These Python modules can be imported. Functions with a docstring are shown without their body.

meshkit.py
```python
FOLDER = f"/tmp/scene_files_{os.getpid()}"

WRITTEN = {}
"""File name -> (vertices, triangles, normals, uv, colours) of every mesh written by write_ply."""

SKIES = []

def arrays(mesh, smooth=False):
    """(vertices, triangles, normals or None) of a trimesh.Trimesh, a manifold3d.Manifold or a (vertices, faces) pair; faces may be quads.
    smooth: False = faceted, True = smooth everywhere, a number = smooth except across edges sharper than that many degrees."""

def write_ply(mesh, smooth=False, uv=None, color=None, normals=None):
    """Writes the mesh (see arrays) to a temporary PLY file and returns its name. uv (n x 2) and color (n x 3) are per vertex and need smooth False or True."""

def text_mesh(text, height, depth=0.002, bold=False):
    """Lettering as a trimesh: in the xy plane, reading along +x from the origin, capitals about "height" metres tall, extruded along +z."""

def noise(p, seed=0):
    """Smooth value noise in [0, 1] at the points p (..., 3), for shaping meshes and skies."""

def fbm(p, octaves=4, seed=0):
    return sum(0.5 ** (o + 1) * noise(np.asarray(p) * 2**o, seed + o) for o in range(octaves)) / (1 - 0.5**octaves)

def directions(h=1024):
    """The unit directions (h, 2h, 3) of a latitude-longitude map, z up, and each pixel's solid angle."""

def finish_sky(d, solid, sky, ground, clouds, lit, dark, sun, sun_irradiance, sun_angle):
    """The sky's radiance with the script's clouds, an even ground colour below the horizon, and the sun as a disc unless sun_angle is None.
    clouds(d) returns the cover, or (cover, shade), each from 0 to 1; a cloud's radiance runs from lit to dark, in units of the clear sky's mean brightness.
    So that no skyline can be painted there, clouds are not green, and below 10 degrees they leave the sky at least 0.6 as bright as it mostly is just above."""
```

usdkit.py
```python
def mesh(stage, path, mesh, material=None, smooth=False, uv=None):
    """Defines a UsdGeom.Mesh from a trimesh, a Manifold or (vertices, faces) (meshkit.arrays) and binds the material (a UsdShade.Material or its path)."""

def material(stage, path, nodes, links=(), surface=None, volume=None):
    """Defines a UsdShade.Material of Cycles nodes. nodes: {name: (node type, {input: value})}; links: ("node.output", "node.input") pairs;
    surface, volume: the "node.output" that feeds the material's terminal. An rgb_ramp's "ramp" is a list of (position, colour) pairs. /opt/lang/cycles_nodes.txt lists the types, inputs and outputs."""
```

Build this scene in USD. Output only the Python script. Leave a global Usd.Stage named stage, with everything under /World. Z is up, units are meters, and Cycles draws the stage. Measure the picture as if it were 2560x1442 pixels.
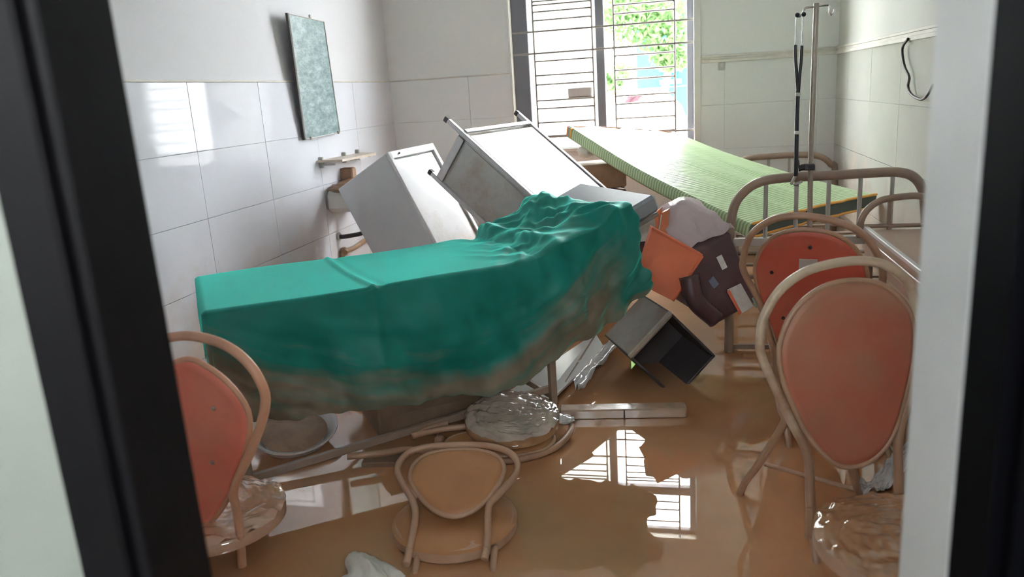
import math, random
import numpy as np, trimesh
import usdkit, meshkit
from pxr import Usd, UsdGeom, UsdLux, UsdShade, Gf, Sdf
from scipy.spatial.transform import Rotation as Ro

stage = Usd.Stage.CreateInMemory()
UsdGeom.SetStageUpAxis(stage, 'Z')
UsdGeom.SetStageMetersPerUnit(stage, 1.0)
world = UsdGeom.Xform.Define(stage, '/World')
stage.SetDefaultPrim(world.GetPrim())
UsdGeom.Scope.Define(stage, '/World/Looks')
rnd = random.Random(7)

# ------------------------------------------------------------------ camera, sky, light, exposure
CEN, FPX = np.array([1280., 721.]), 1940.
_y = np.array([1700 - 1280, 206 - 721, FPX]); _y /= np.linalg.norm(_y)
_d = np.array([1775 - 1280, 8400 - 721, FPX]); _d -= _y * (_d @ _y); _d /= np.linalg.norm(_d)
RC = np.stack([np.cross(_y, -_d), _y, -_d])          # rows: world axes in camera coordinates
EYE = np.array([0., 0., 1.4])
cam = UsdGeom.Camera.Define(stage, '/World/camera')
cam.CreateFocalLengthAttr(24.0)
cam.CreateHorizontalApertureAttr(24.0 * 2560 / FPX)
cam.CreateVerticalApertureAttr(24.0 * 1442 / FPX)
cam.CreateFStopAttr(2.6)
cam.CreateFocusDistanceAttr(3.6)
cam.CreateClippingRangeAttr((0.05, 500.0))
cam.CreateExposureAttr(0.76)
m = np.eye(4); m[0, :3], m[1, :3], m[2, :3], m[3, :3] = RC[:, 0], -RC[:, 1], -RC[:, 2], EYE
cam.AddTransformOp().Set(Gf.Matrix4d(m.tolist()))

SKY = 9.0
dome = UsdLux.DomeLight.Define(stage, '/World/overcast_sky')
dome.CreateIntensityAttr(SKY)
dome.CreateColorAttr(Gf.Vec3f(0.93, 0.97, 1.0))


def ray(px, py):
    return RC @ np.array([px - CEN[0], py - CEN[1], FPX])


def at_z(px, py, z):
    r = ray(px, py); return EYE + (z - EYE[2]) / r[2] * r


def at_y(px, py, y):
    r = ray(px, py); return EYE + (y - EYE[1]) / r[1] * r


def at_x(px, py, x):
    r = ray(px, py); return EYE + (x - EYE[0]) / r[0] * r


def at_d(px, py, d):
    return EYE + d / FPX * ray(px, py)


def at_plane(px, py, p0, n):
    r = ray(px, py); return EYE + (n @ (p0 - EYE)) / (n @ r) * r


# ------------------------------------------------------------------ helpers: prims
def unique(path):
    if not stage.GetPrimAtPath(path):
        return path
    k = 1
    while stage.GetPrimAtPath(f'{path}_{k:03d}'):
        k += 1
    return f'{path}_{k:03d}'


def tag(p, label=None, cat=None, group=None, kind=None):
    p = p.GetPrim() if hasattr(p, 'GetPrim') else p
    for k, v in (('label', label), ('category', cat), ('group', group), ('kind', kind)):
        if v:
            p.SetCustomDataByKey(k, v)
    return p


def thing(name, label, cat, loc=(0, 0, 0), group=None, kind=None):
    x = UsdGeom.Xform.Define(stage, unique('/World/' + name))
    x.AddTranslateOp().Set(Gf.Vec3d(*map(float, loc)))
    p = tag(x, label, cat, group, kind)
    ORIG[str(p.GetPath())] = np.array(loc, float)
    return p


ORIG = {}


def origin_of(path):
    while path and path != '/World':
        if path in ORIG:
            return ORIG[path]
        path = path.rsplit('/', 1)[0]
    return np.zeros(3)


def put(name, mesh, mat, parent=None, smooth=35, label=None, cat=None, kind=None, uv=None, mud=None, group=None):
    """One Mesh prim from world-space geometry, under parent (kept in the parent's local frame)."""
    base = str(parent.GetPath()) if parent is not None else '/World'
    path = unique(f'{base}/{name}')
    v, f = (np.array(mesh.vertices), np.array(mesh.faces)) if hasattr(mesh, 'vertices') else (np.asarray(mesh[0], float), np.asarray(mesh[1], int))
    v = v - origin_of(base)
    pm = usdkit.mesh(stage, path, (v, f), M[mat], smooth=smooth, uv=uv)
    if mud is not None:
        UsdGeom.PrimvarsAPI(pm).CreatePrimvar('mud', Sdf.ValueTypeNames.FloatArray, 'vertex').Set([float(x) for x in mud])
    tag(pm, label, cat, group, kind)
    return pm.GetPrim()


# ------------------------------------------------------------------ helpers: geometry
def cat(*ms):
    ms = [m for m in ms if m is not None]
    return trimesh.util.concatenate(ms) if len(ms) > 1 else ms[0]


def box(lo, hi, bev=0.0):
    lo, hi = np.minimum(lo, hi).astype(float), np.maximum(lo, hi).astype(float)
    c, d = (lo + hi) / 2, hi - lo
    return obox(c, np.eye(3), d, bev)


def obox(c, Rm, d, bev=0.0):
    """Box of size d with chamfered edges, axes = columns of Rm."""
    d = np.asarray(d, float) / 2
    b = min(bev, d.min() * .9)
    pts = []
    for sx in (-1, 1):
        for sy in (-1, 1):
            for sz in (-1, 1):
                s = np.array([sx, sy, sz])
                if b > 0:
                    for k in range(3):
                        p = s * d - s * b; p[k] = s[k] * d[k]; pts.append(p)
                else:
                    pts.append(s * d)
    h = trimesh.convex.convex_hull(np.array(pts))
    h.vertices = h.vertices @ np.asarray(Rm).T + np.asarray(c)
    return h


def rounded(pts, r, n=1):
    s_ = trimesh.creation.icosphere(n, r); P_all = np.vstack([s_.vertices + p for p in np.asarray(pts, float)])
    return trimesh.convex.convex_hull(P_all)


def spline(pts, n=8, closed=False):
    p = np.asarray(pts, float)
    if len(p) < 3:
        return np.array([p[0] + (p[-1] - p[0]) * t for t in np.linspace(0, 1, max(2, n))])
    q = np.vstack([p[-1], p, p[0], p[1]]) if closed else np.vstack([2 * p[0] - p[1], p, 2 * p[-1] - p[-2]])
    out = []
    for i in range(1, len(q) - 2):
        for t in np.linspace(0, 1, n, endpoint=False):
            a, b, c, d = q[i - 1], q[i], q[i + 1], q[i + 2]
            out.append(.5 * (2 * b + (c - a) * t + (2 * a - 5 * b + 4 * c - d) * t * t + (3 * b - a - 3 * c + d) * t ** 3))
    if not closed:
        out.append(p[-1])
    return np.array(out)


def resample(p, n, closed=False):
    p = np.asarray(p, float)
    if closed:
        p = np.vstack([p, p[:1]])
    s = np.r_[0, np.cumsum(np.linalg.norm(np.diff(p, axis=0), axis=1))]
    t = np.linspace(0, s[-1], n, endpoint=not closed)
    return np.stack([np.interp(t, s, p[:, k]) for k in range(3)], 1)


def tube(pts, r, sides=12, closed=False, caps=True):
    p = np.asarray(pts, float); n = len(p)
    r = np.broadcast_to(r, (n,))
    t = np.roll(p, -1, 0) - np.roll(p, 1, 0) if closed else np.gradient(p, axis=0)
    t /= np.linalg.norm(t, axis=1, keepdims=True) + 1e-12
    a = np.cross(t[0], [0, 0, 1.0]) if abs(t[0][2]) < .9 else np.cross(t[0], [1.0, 0, 0])
    A = []
    for k in range(n):
        a = a - t[k] * (a @ t[k]); a = a / (np.linalg.norm(a) + 1e-12); A.append(a)
    A = np.array(A); B = np.cross(t, A)
    ang = np.arange(sides) * 2 * np.pi / sides
    v = (p[:, None] + r[:, None, None] * (np.cos(ang)[None, :, None] * A[:, None] + np.sin(ang)[None, :, None] * B[:, None])).reshape(-1, 3)
    f = []
    for i in range(n if closed else n - 1):
        j = (i + 1) % n
        for k in range(sides):
            l = (k + 1) % sides
            f += [[i * sides + k, i * sides + l, j * sides + l], [i * sides + k, j * sides + l, j * sides + k]]
    if caps and not closed:
        c0, c1 = len(v), len(v) + 1
        v = np.vstack([v, p[0], p[-1]])
        for k in range(sides):
            l = (k + 1) % sides
            f += [[c0, l, k], [c1, (n - 1) * sides + k, (n - 1) * sides + l]]
    return trimesh.Trimesh(v, np.array(f), process=False)


def rod(a, b, r, sides=10):
    return tube(np.array([a, b], float), r, sides)


def bar(a, b, w, h, bev=.002, up=(0, 0, 1)):
    a, b = np.asarray(a, float), np.asarray(b, float)
    t = b - a; L = np.linalg.norm(t); t /= L
    s = np.cross(t, up); s /= np.linalg.norm(s); q = np.cross(s, t)
    return obox((a + b) / 2, np.stack([t, s, q], 1), (L, w, h), bev)


def lathe(profile, n=40, c=(0, 0, 0), Rm=None):
    """profile: (r, z) pairs from bottom axis to top axis."""
    pr = np.asarray(profile, float); ang = np.arange(n) * 2 * np.pi / n
    v = np.stack([pr[:, 0, None] * np.cos(ang), pr[:, 0, None] * np.sin(ang), np.repeat(pr[:, 1, None], n, 1)], -1).reshape(-1, 3)
    f = []
    for i in range(len(pr) - 1):
        for k in range(n):
            l = (k + 1) % n
            f += [[i * n + k, i * n + l, (i + 1) * n + l], [i * n + k, (i + 1) * n + l, (i + 1) * n + k]]
    m_ = trimesh.Trimesh(v, np.array(f), process=False)
    if Rm is not None:
        m_.vertices = m_.vertices @ np.asarray(Rm).T
    m_.vertices = m_.vertices + np.asarray(c)
    m_.update_faces(m_.nondegenerate_faces())
    return m_


def grid(P):
    """P (na, nb, 3) -> quads."""
    na, nb = P.shape[:2]
    i, j = np.meshgrid(np.arange(na - 1), np.arange(nb - 1), indexing='ij')
    a = i * nb + j
    q = np.stack([a, a + nb, a + nb + 1, a + 1], -1).reshape(-1, 4)
    f = np.vstack([q[:, [0, 1, 2]], q[:, [0, 2, 3]]])
    return trimesh.Trimesh(P.reshape(-1, 3), f, process=False)


def sheet(P, th=.002):
    """A thin sheet with real thickness from a grid of points."""
    m0 = grid(P); n = m0.vertex_normals
    na, nb = P.shape[:2]; N = na * nb
    v = np.vstack([m0.vertices, m0.vertices - n * th])
    ring = np.r_[np.arange(nb), np.arange(1, na) * nb + nb - 1, (na - 1) * nb + np.arange(nb - 2, -1, -1), np.arange(na - 2, 0, -1) * nb]
    e = []
    for a, b in zip(ring, np.roll(ring, -1)):
        e += [[a, b, b + N], [a, b + N, a + N]]
    return trimesh.Trimesh(v, np.vstack([m0.faces, m0.faces[:, ::-1] + N, np.array(e)]), process=False)


def pad(outline, n, th, round_=.012):
    """Cushion with a rounded rim: closed outline (points on a plane), plane normal n, thickness th on both sides of it."""
    o = np.asarray(outline, float); c = o.mean(0); n = np.asarray(n, float) / np.linalg.norm(n)
    rad = np.linalg.norm(o - c, axis=1).mean()
    rows = []
    for k, (s, h) in enumerate([(0, -th * .9), (.5, -th * .9), (1 - round_ / rad * 1.6, -th * .8), (1 - round_ / rad * .5, -th * .55), (1, 0), (1 - round_ / rad * .5, th * .55), (1 - round_ / rad * 1.6, th * .85), (.5, th), (0, th)]):
        rows.append(c + (o - c) * max(s, 1e-4) + n * h)
    P = np.array(rows); P = np.concatenate([P, P[:, :1]], 1)
    g = grid(P); g.merge_vertices(); g.fix_normals()
    return g


def blob(c, r, sub=2, amp=.2, fr=4, seed=0):
    s = trimesh.creation.icosphere(sub); v = np.array(s.vertices)
    k = 1 + amp * (meshkit.fbm(v * fr + 10 + seed * 7.3, 3, seed) - .5) * 2
    s.vertices = v * k[:, None] * np.asarray(r) + np.asarray(c)
    return s


# ------------------------------------------------------------------ materials
M = {}


def mat(name, nodes, links, surface='p.BSDF'):
    M[name] = usdkit.material(stage, '/World/Looks/' + name, nodes, links, surface=surface)


def simple(name, col, rough=.5, metal=0., spec=.5, var=.08, scale=6., bump=0., bscale=60., coat=0., **kw):
    """A colour that drifts a little with position, with optional fine relief."""
    c = np.array(col, float)
    nodes = {'g': ('geometry', {}), 'n': ('noise_texture', {'scale': scale, 'detail': 4.0, 'roughness': .6}),
             'r': ('rgb_ramp', {'ramp': [(.3, tuple(np.clip(c * (1 - var), 0, 1))), (.7, tuple(np.clip(c * (1 + var), 0, 1)))]}),
             'p': ('principled_bsdf', {'roughness': rough, 'metallic': metal, 'specular_ior_level': spec, 'coat_weight': coat, **kw})}
    links = [('g.position', 'n.vector'), ('n.fac', 'r.fac'), ('r.color', 'p.base_color')]
    if bump:
        nodes['b'] = ('bump', {'strength': bump, 'distance': .004})
        nodes['bn'] = ('noise_texture', {'scale': bscale, 'detail': 3.0})
        links += [('g.position', 'bn.vector'), ('bn.fac', 'b.height'), ('b.normal', 'p.normal')]
    mat(name, nodes, links)


MUD = (.30, .185, .115)


def muddy(name, col, mudcol=MUD, lo=.45, hi=.6, scale=5., rough=.4, mrough=.45, metal=0., zlo=None, zhi=None, zw=0., spec=.5, bump=.15, var=.06, coat=0.):
    """Base colour under a dried mud film: noise blotches between lo and hi, more below the flood mark (zhi..zlo)."""
    nodes = {'g': ('geometry', {}), 'n': ('noise_texture', {'scale': scale, 'detail': 6.0, 'roughness': .62}),
             'v': ('noise_texture', {'scale': 3.0, 'detail': 3.0}),
             'mr': ('map_range', {'from_min': lo, 'from_max': hi, 'to_min': 0., 'to_max': 1., 'clamp': True}),
             'vc': ('rgb_ramp', {'ramp': [(.3, tuple(np.array(col) * (1 - var))), (.7, tuple(np.clip(np.array(col) * (1 + var), 0, 1)))]}),
             'mc': ('rgb_ramp', {'ramp': [(.3, tuple(np.array(mudcol) * .8)), (.7, tuple(np.array(mudcol) * 1.2))]}),
             'mx': ('mix_color', {}), 'rx': ('mix_float', {'a': rough, 'b': mrough}), 'me': ('mix_float', {'a': metal, 'b': 0.}),
             'p': ('principled_bsdf', {'specular_ior_level': spec, 'coat_weight': coat})}
    links = [('g.position', 'n.vector'), ('g.position', 'v.vector'), ('v.fac', 'vc.fac'), ('v.fac', 'mc.fac'),
             ('vc.color', 'mx.a'), ('mc.color', 'mx.b'), ('mx.result', 'p.base_color'), ('rx.result', 'p.roughness'), ('me.result', 'p.metallic')]
    last = 'n.fac'
    if zlo is not None:
        nodes['s'] = ('separate_xyz', {}); nodes['zr'] = ('map_range', {'from_min': zhi, 'from_max': zlo, 'to_min': 0., 'to_max': zw, 'clamp': True}); nodes['ad'] = ('math', {'math_type': 'add'})
        links += [('g.position', 's.vector'), ('s.z', 'zr.value'), ('n.fac', 'ad.value1'), ('zr.result', 'ad.value2')]
        last = 'ad.value'
    links += [(last, 'mr.value')] + [('mr.result', x) for x in ('mx.fac', 'rx.fac', 'me.fac')]
    if bump:
        nodes['b'] = ('bump', {'strength': bump, 'distance': .003}); links += [('n.fac', 'b.height'), ('b.normal', 'p.normal')]
    mat(name, nodes, links)


simple('plaster', (.70, .70, .725), .75, var=.02, scale=1.5, bump=.05, bscale=150)
simple('plaster_cream', (.60, .60, .55), .75, var=.03, scale=1.5)
simple('plaster_back', (.82, .84, .81), .75, var=.02, scale=1.5)
muddy('wall_tile', (.765, .775, .84), (.64, .53, .42), lo=.78, hi=1.25, scale=2.2, rough=.06, mrough=.3, zlo=0., zhi=1.0, zw=.72, bump=0, var=.015, spec=.06)
muddy('wall_tile_cream', (.62, .62, .565), (.60, .49, .38), lo=.70, hi=1.15, scale=2.2, rough=.1, mrough=.3, zlo=0., zhi=1.1, zw=.8, bump=0, var=.03, spec=.13)
muddy('wall_tile_back', (.82, .84, .83), (.64, .53, .42), lo=.78, hi=1.25, scale=2.2, rough=.06, mrough=.3, zlo=0., zhi=1.0, zw=.72, bump=0, var=.015, spec=.1)
muddy('wall_tile_pale', (.75, .765, .82), (.64, .53, .42), lo=.78, hi=1.25, scale=2.2, rough=.06, mrough=.3, zlo=0., zhi=.95, zw=.5, bump=0, var=.015, spec=.06)
simple('grout', (.70, .68, .66), .8)
simple('trim_tan', (.70, .67, .60), .6, var=.12, scale=5)
simple('corridor_wall', (.29, .31, .275), .6, var=.03, scale=2)
simple('door_wood', (.005, .0045, .006), .55, spec=.2, var=.2, scale=8, bump=.2, bscale=30)
simple('door_reveal_white', (.56, .56, .56), .55, var=.03, scale=4)
simple('black_frame', (.002, .002, .003), .7, spec=.03)
simple('floor_tile', (.55, .50, .44), .3)
simple('window_frame_grey', (.16, .165, .19), .4, var=.05)
simple('window_white', (.78, .77, .72), .45, var=.04)
simple('grille_paint', (.30, .28, .25), .45, metal=.0, var=.15, scale=9)
# still flood water, thick with mud
mat('muddy_water', {'g': ('geometry', {}), 'n': ('noise_texture', {'scale': 1.3, 'detail': 5.0, 'roughness': .55}),
                    'r': ('rgb_ramp', {'ramp': [(.3, (.40, .195, .092)), (.5, (.46, .238, .118)), (.72, (.53, .295, .16))]}),
                    'bn': ('noise_texture', {'scale': 2.2, 'detail': 1.0}), 'b': ('bump', {'strength': .007, 'distance': .02}),
                    'p': ('principled_bsdf', {'roughness': .004, 'ior': 2.0, 'specular_ior_level': .5})},
    [('g.position', 'n.vector'), ('n.fac', 'r.fac'), ('r.color', 'p.base_color'), ('g.position', 'bn.vector'), ('bn.fac', 'b.height'), ('b.normal', 'p.normal')])
muddy('chair_tube', (.43, .265, .175), (.35, .20, .125), lo=.35, hi=.65, scale=9, rough=.3, mrough=.5, spec=.6)
muddy('chair_tube_pink', (.74, .38, .24), (.64, .35, .23), lo=.35, hi=.65, scale=9, rough=.3, mrough=.5, spec=.6)
muddy('chair_tube_pale', (.56, .45, .32), (.33, .19, .12), lo=.5, hi=.72, scale=6, rough=.3, mrough=.5, spec=.6, zlo=.25, zhi=.75, zw=.4)
muddy('pad_red', (.50, .085, .055), (.46, .14, .09), lo=.45, hi=.75, scale=4, rough=.45, mrough=.5)
muddy('pad_pink', (.86, .23, .16), (.80, .30, .21), lo=.4, hi=.75, scale=5, rough=.45, mrough=.5)
muddy('pad_front', (.42, .105, .065), (.36, .165, .10), lo=.40, hi=.64, scale=2.2, rough=.4, mrough=.5, zlo=.85, zhi=.5, zw=.22)
muddy('pad_mud', (.40, .19, .08), (.36, .165, .07), scale=5, rough=.45, mrough=.5)
muddy('wet_plastic', (.40, .225, .12), (.34, .19, .10), scale=7, rough=.06, mrough=.12, spec=.8, bump=.4, coat=.6)
muddy('seat_pink', (.62, .36, .24), (.54, .32, .21), scale=6, rough=.05, mrough=.08, spec=1., bump=.5, coat=1.)
simple('screw', (.6, .57, .5), .35, metal=.7)
simple('sticker', (.42, .36, .33), .5)
simple('steel', (.62, .61, .60), .33, metal=.85, var=.12, scale=10)
muddy('steel_muddy', (.50, .49, .47), (.34, .27, .20), lo=.42, hi=.7, scale=6, rough=.32, mrough=.5, metal=.6)
simple('cabinet_grey', (.66, .665, .685), .42, var=.04, scale=3)
muddy('cabinet_white', (.80, .79, .80), (.42, .33, .24), lo=.75, hi=1.05, scale=3, rough=.16, mrough=.4, zlo=.3, zhi=.95, zw=.5, bump=0)
muddy('panel_white', (.90, .89, .90), (.6, .52, .43), lo=.62, hi=.9, scale=4, rough=.28, mrough=.4, bump=0, metal=.75)
simple('dark_rubber', (.03, .03, .035), .5)
simple('dark_inside', (.07, .06, .06), .7)  # this dark tone also carries the shade inside the open drawer
simple('grey_vinyl', (.25, .27, .295), .38, var=.06, scale=4, bump=.1)
muddy('carton_brown', (.27, .19, .13), (.22, .15, .10), scale=5, rough=.6, mrough=.5)
muddy('metal_box', (.27, .26, .235), (.22, .17, .125), lo=.4, hi=.7, scale=5, rough=.4, mrough=.5)
simple('orange_board', (.80, .20, .09), .5, var=.1, scale=4)
simple('orange_bright', (.75, .24, .10), .45, var=.05)
muddy('case_plum', (.085, .045, .05), (.14, .08, .07), lo=.45, hi=.75, scale=4, rough=.35, mrough=.5)
simple('label_white', (.68, .66, .62), .5, var=.1, scale=40)
simple('label_red', (.75, .18, .10), .5)
simple('label_teal', (.25, .45, .40), .5)
simple('label_blue', (.16, .19, .27), .5)
muddy('bed_tube', (.27, .20, .16), (.32, .23, .165), lo=.4, hi=.65, scale=7, rough=.32, mrough=.5)
simple('bed_grey', (.42, .41, .38), .4, metal=.3)
simple('mattress_edge', (.85, .42, .08), .5)
simple('mattress_end_shade', (.10, .13, .11), .7)  # dark tone that paints shade onto the near end of the mattress
simple('chalk_green', (.36, .50, .49), .3)
simple('pole_tan', (.36, .31, .26), .35, metal=.3, var=.15)
simple('steth_black', (.018, .02, .026), .4)
simple('steth_steel', (.6, .6, .6), .25, metal=1.)
simple('cable_dark', (.05, .035, .03), .5)
simple('ceramic', (.80, .78, .74), .15, var=.03)
muddy('mud', MUD, (.36, .23, .14), scale=12, rough=.5, mrough=.3, bump=.5)
muddy('shelf_tan', (.62, .54, .46), (.45, .35, .26), scale=6, lo=.5, hi=.75, rough=.4)
muddy('wet_bar', (.42, .32, .24), (.38, .25, .165), lo=.4, hi=.6, scale=14, rough=.15, mrough=.3, spec=.8, bump=.5)
simple('white_plastic_and_glare', (.82, .81, .80), .2, var=.04, scale=8)  # basin plastic; also the painted rim highlight and the painted water reflection
simple('sheet_plastic', (.66, .64, .64), .05, var=.15, scale=10, spec=.9, bump=.3, bscale=20, coat=.8)
simple('wet_film', (.38, .29, .235), .05, var=.25, scale=9, spec=1., bump=.4, bscale=26, coat=1.)
simple('bag_white', (.72, .70, .64), .5, var=.12, scale=14, bump=.3)
simple('trolley_tan', (.40, .27, .20), .35, var=.1)
simple('wood_brown', (.33, .20, .13), .55, var=.2, scale=8)
simple('navy', (.05, .045, .07), .5)
simple('turquoise', (.022, .10, .115), .8, spec=0.)
simple('turquoise_blue', (.008, .035, .10), .8, spec=0.)
simple('building_white', (.80, .80, .80), .7)
simple('yard', (.62, .60, .56), .8, var=.1)
simple('pink_cloth', (.045, .024, .028), .8, spec=0.)
simple('trunk', (.25, .19, .13), .8)
simple('box_cream', (.55, .53, .52), .5)
simple('box_base', (.55, .36, .25), .6)
simple('socket', (.45, .46, .44), .4)


def cloth_mat():
    mat('green_cloth', {'g': ('geometry', {}), 'a': ('attribute', {'attribute': 'mud'}), 'n': ('noise_texture', {'scale': 7., 'detail': 5.0}), 'mp': ('mapping', {'scale': (1., 1., 1.)}),
                        'c': ('rgb_ramp', {'ramp': [(.3, (.003, .17, .132)), (.7, (.005, .215, .172))]}), 'mc': ('rgb_ramp', {'ramp': [(.3, (.16, .115, .075)), (.7, (.27, .20, .14))]}),
                        'mx': ('mix_color', {}), 'w': ('noise_texture', {'scale': 320., 'detail': 1.0}), 'b': ('bump', {'strength': .12, 'distance': .001}),
                        'p': ('principled_bsdf', {'roughness': .5, 'specular_ior_level': .3, 'sheen_weight': 1.0, 'sheen_roughness': .4, 'sheen_tint': (.08, 1., .80)})},
        [('g.position', 'n.vector'), ('n.fac', 'c.fac'), ('n.fac', 'mc.fac'), ('c.color', 'mx.a'), ('mc.color', 'mx.b'), ('a.fac', 'mx.fac'), ('mx.result', 'p.base_color'), ('g.position', 'w.vector'), ('w.fac', 'b.height'), ('b.normal', 'p.normal')])
    # striped mattress cover: u runs along the length in metres
    mat('mattress_stripe', {'t': ('texture_coordinate', {}), 'w': ('wave_texture', {'wave_type': 'bands', 'bands_direction': 'x', 'scale': 13.5}), 'g': ('geometry', {}), 'n': ('noise_texture', {'scale': 5., 'detail': 3.}),
                            'c': ('rgb_ramp', {'ramp': [(.25, (.30, .45, .22)), (.75, (.56, .70, .42))]}), 'b': ('bump', {'strength': .25, 'distance': .004}),
                            'p': ('principled_bsdf', {'roughness': .34, 'specular_ior_level': .6})},
        [('t.UV', 'w.vector'), ('w.fac', 'c.fac'), ('c.color', 'p.base_color'), ('w.fac', 'b.height'), ('b.normal', 'p.normal')])
    mat('leaf', {'o': ('geometry', {}), 'c': ('rgb_ramp', {'ramp': [(0., (.09, .16, .06)), (.6, (.15, .26, .09)), (1., (.30, .38, .12))]}), 'd': ('diffuse_bsdf', {}), 't': ('translucent_bsdf', {}), 'm': ('mix_closure', {'fac': .45})},
        [('o.random_per_island', 'c.fac'), ('c.color', 'd.color'), ('c.color', 't.color'), ('d.BSDF', 'm.closure1'), ('t.BSDF', 'm.closure2')], surface='m.closure')
    # frosted pane of the shut sash
    mat('frosted_pane', {'d': ('translucent_bsdf', {'color': (.62, .62, .58)}), 'f': ('diffuse_bsdf', {'color': (.6, .6, .6)}), 't': ('transparent_bsdf', {'color': (.9, .92, .92)}), 'm': ('mix_closure', {'fac': .35}), 'k': ('mix_closure', {'fac': .22})},
        [('d.BSDF', 'm.closure1'), ('f.BSDF', 'm.closure2'), ('m.closure', 'k.closure1'), ('t.BSDF', 'k.closure2')], surface='k.closure')
    # clear film over the carton
    mat('clear_film', {'fr': ('fresnel', {'IOR': 1.6}), 'g': ('glossy_bsdf', {'color': (.95, .93, .95), 'roughness': .12}), 't': ('transparent_bsdf', {'color': (.86, .80, .82)}), 'dd': ('diffuse_bsdf', {'color': (.92, .80, .82)}),
                       'm': ('mix_closure', {}), 'k': ('mix_closure', {'fac': .5})},
        [('fr.fac', 'm.fac'), ('t.BSDF', 'm.closure1'), ('g.BSDF', 'm.closure2'), ('m.closure', 'k.closure1'), ('dd.BSDF', 'k.closure2')], surface='k.closure')
    # chalk board: smeared strokes across a pale green face
    mat('board_face', {'g': ('geometry', {}), 'mp': ('mapping', {'scale': (1., 7., 17.)}), 'n': ('noise_texture', {'scale': 1.3, 'detail': 9.0, 'roughness': .82}), 'n2': ('noise_texture', {'scale': 5., 'detail': 3.0}),
                       'r': ('rgb_ramp', {'ramp': [(.38, (.13, .21, .21)), (.5, (.23, .33, .335)), (.63, (.44, .54, .56))]}), 'p': ('principled_bsdf', {'roughness': .35})},
        [('g.position', 'mp.vector'), ('mp.vector', 'n.vector'), ('n.fac', 'r.fac'), ('r.color', 'p.base_color')])


cloth_mat()

# ------------------------------------------------------------------ the room
XL, XR, YB, YF, ZF, ZC = -2.42, 1.17, 6.5, .95, -.20, 3.35
TRIM = 1.555
TW, TH, GAP, PR = .69, .345, .0025, .007
WX0, WX1, WZ0, WZ1 = -1.365, .155, .93, 2.70       # window opening


def S(name, label=None, loc=(0, 0, 0)):
    return thing(name, label, None, loc, kind='structure')


def tiles(parent, axis, fixed, sgn, a0, a1, start, hole=None, looks=('wall_tile', 'wall_tile', 'wall_tile_pale')):
    """Stack-bond tiles on a wall: axis 'y' (side walls) or 'x' (back wall); sgn = the room side."""
    k = 0
    z1 = TRIM
    while z1 > ZF + .02:
        z0 = max(z1 - TH, ZF)
        e = start
        while e > a0:
            e -= TW
        while e < a1:
            lo, hi = max(e, a0), min(e + TW, a1)
            parts = [(lo, hi, z0, z1)]
            if hole and z1 > hole[2]:
                h0, h1, hz = hole[:3]; parts = []
                if lo < h0: parts.append((lo, min(hi, h0), z0, z1))
                if hi > h1: parts.append((max(lo, h1), hi, z0, z1))
                if z0 < hz and hi > h0 and lo < h1: parts.append((max(lo, h0), min(hi, h1), z0, hz))
            for (p, q, r, s) in parts:
                if q - p < .02 or s - r < .02: continue
                p, q, r, s = p + GAP / 2, q - GAP / 2, r + GAP / 2, s - GAP / 2
                d = rnd.uniform(-.0006, .0006)
                f0, f1 = fixed - sgn * .004, fixed + sgn * (PR + d)
                b = box((f0, p, r), (f1, q, s), .0012) if axis == 'y' else box((p, f0, r), (q, f1, s), .0012)
                put('tile', b, rnd.choice(looks), parent, smooth=False); k += 1
            e += TW
        z1 -= TH
    return k


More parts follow.
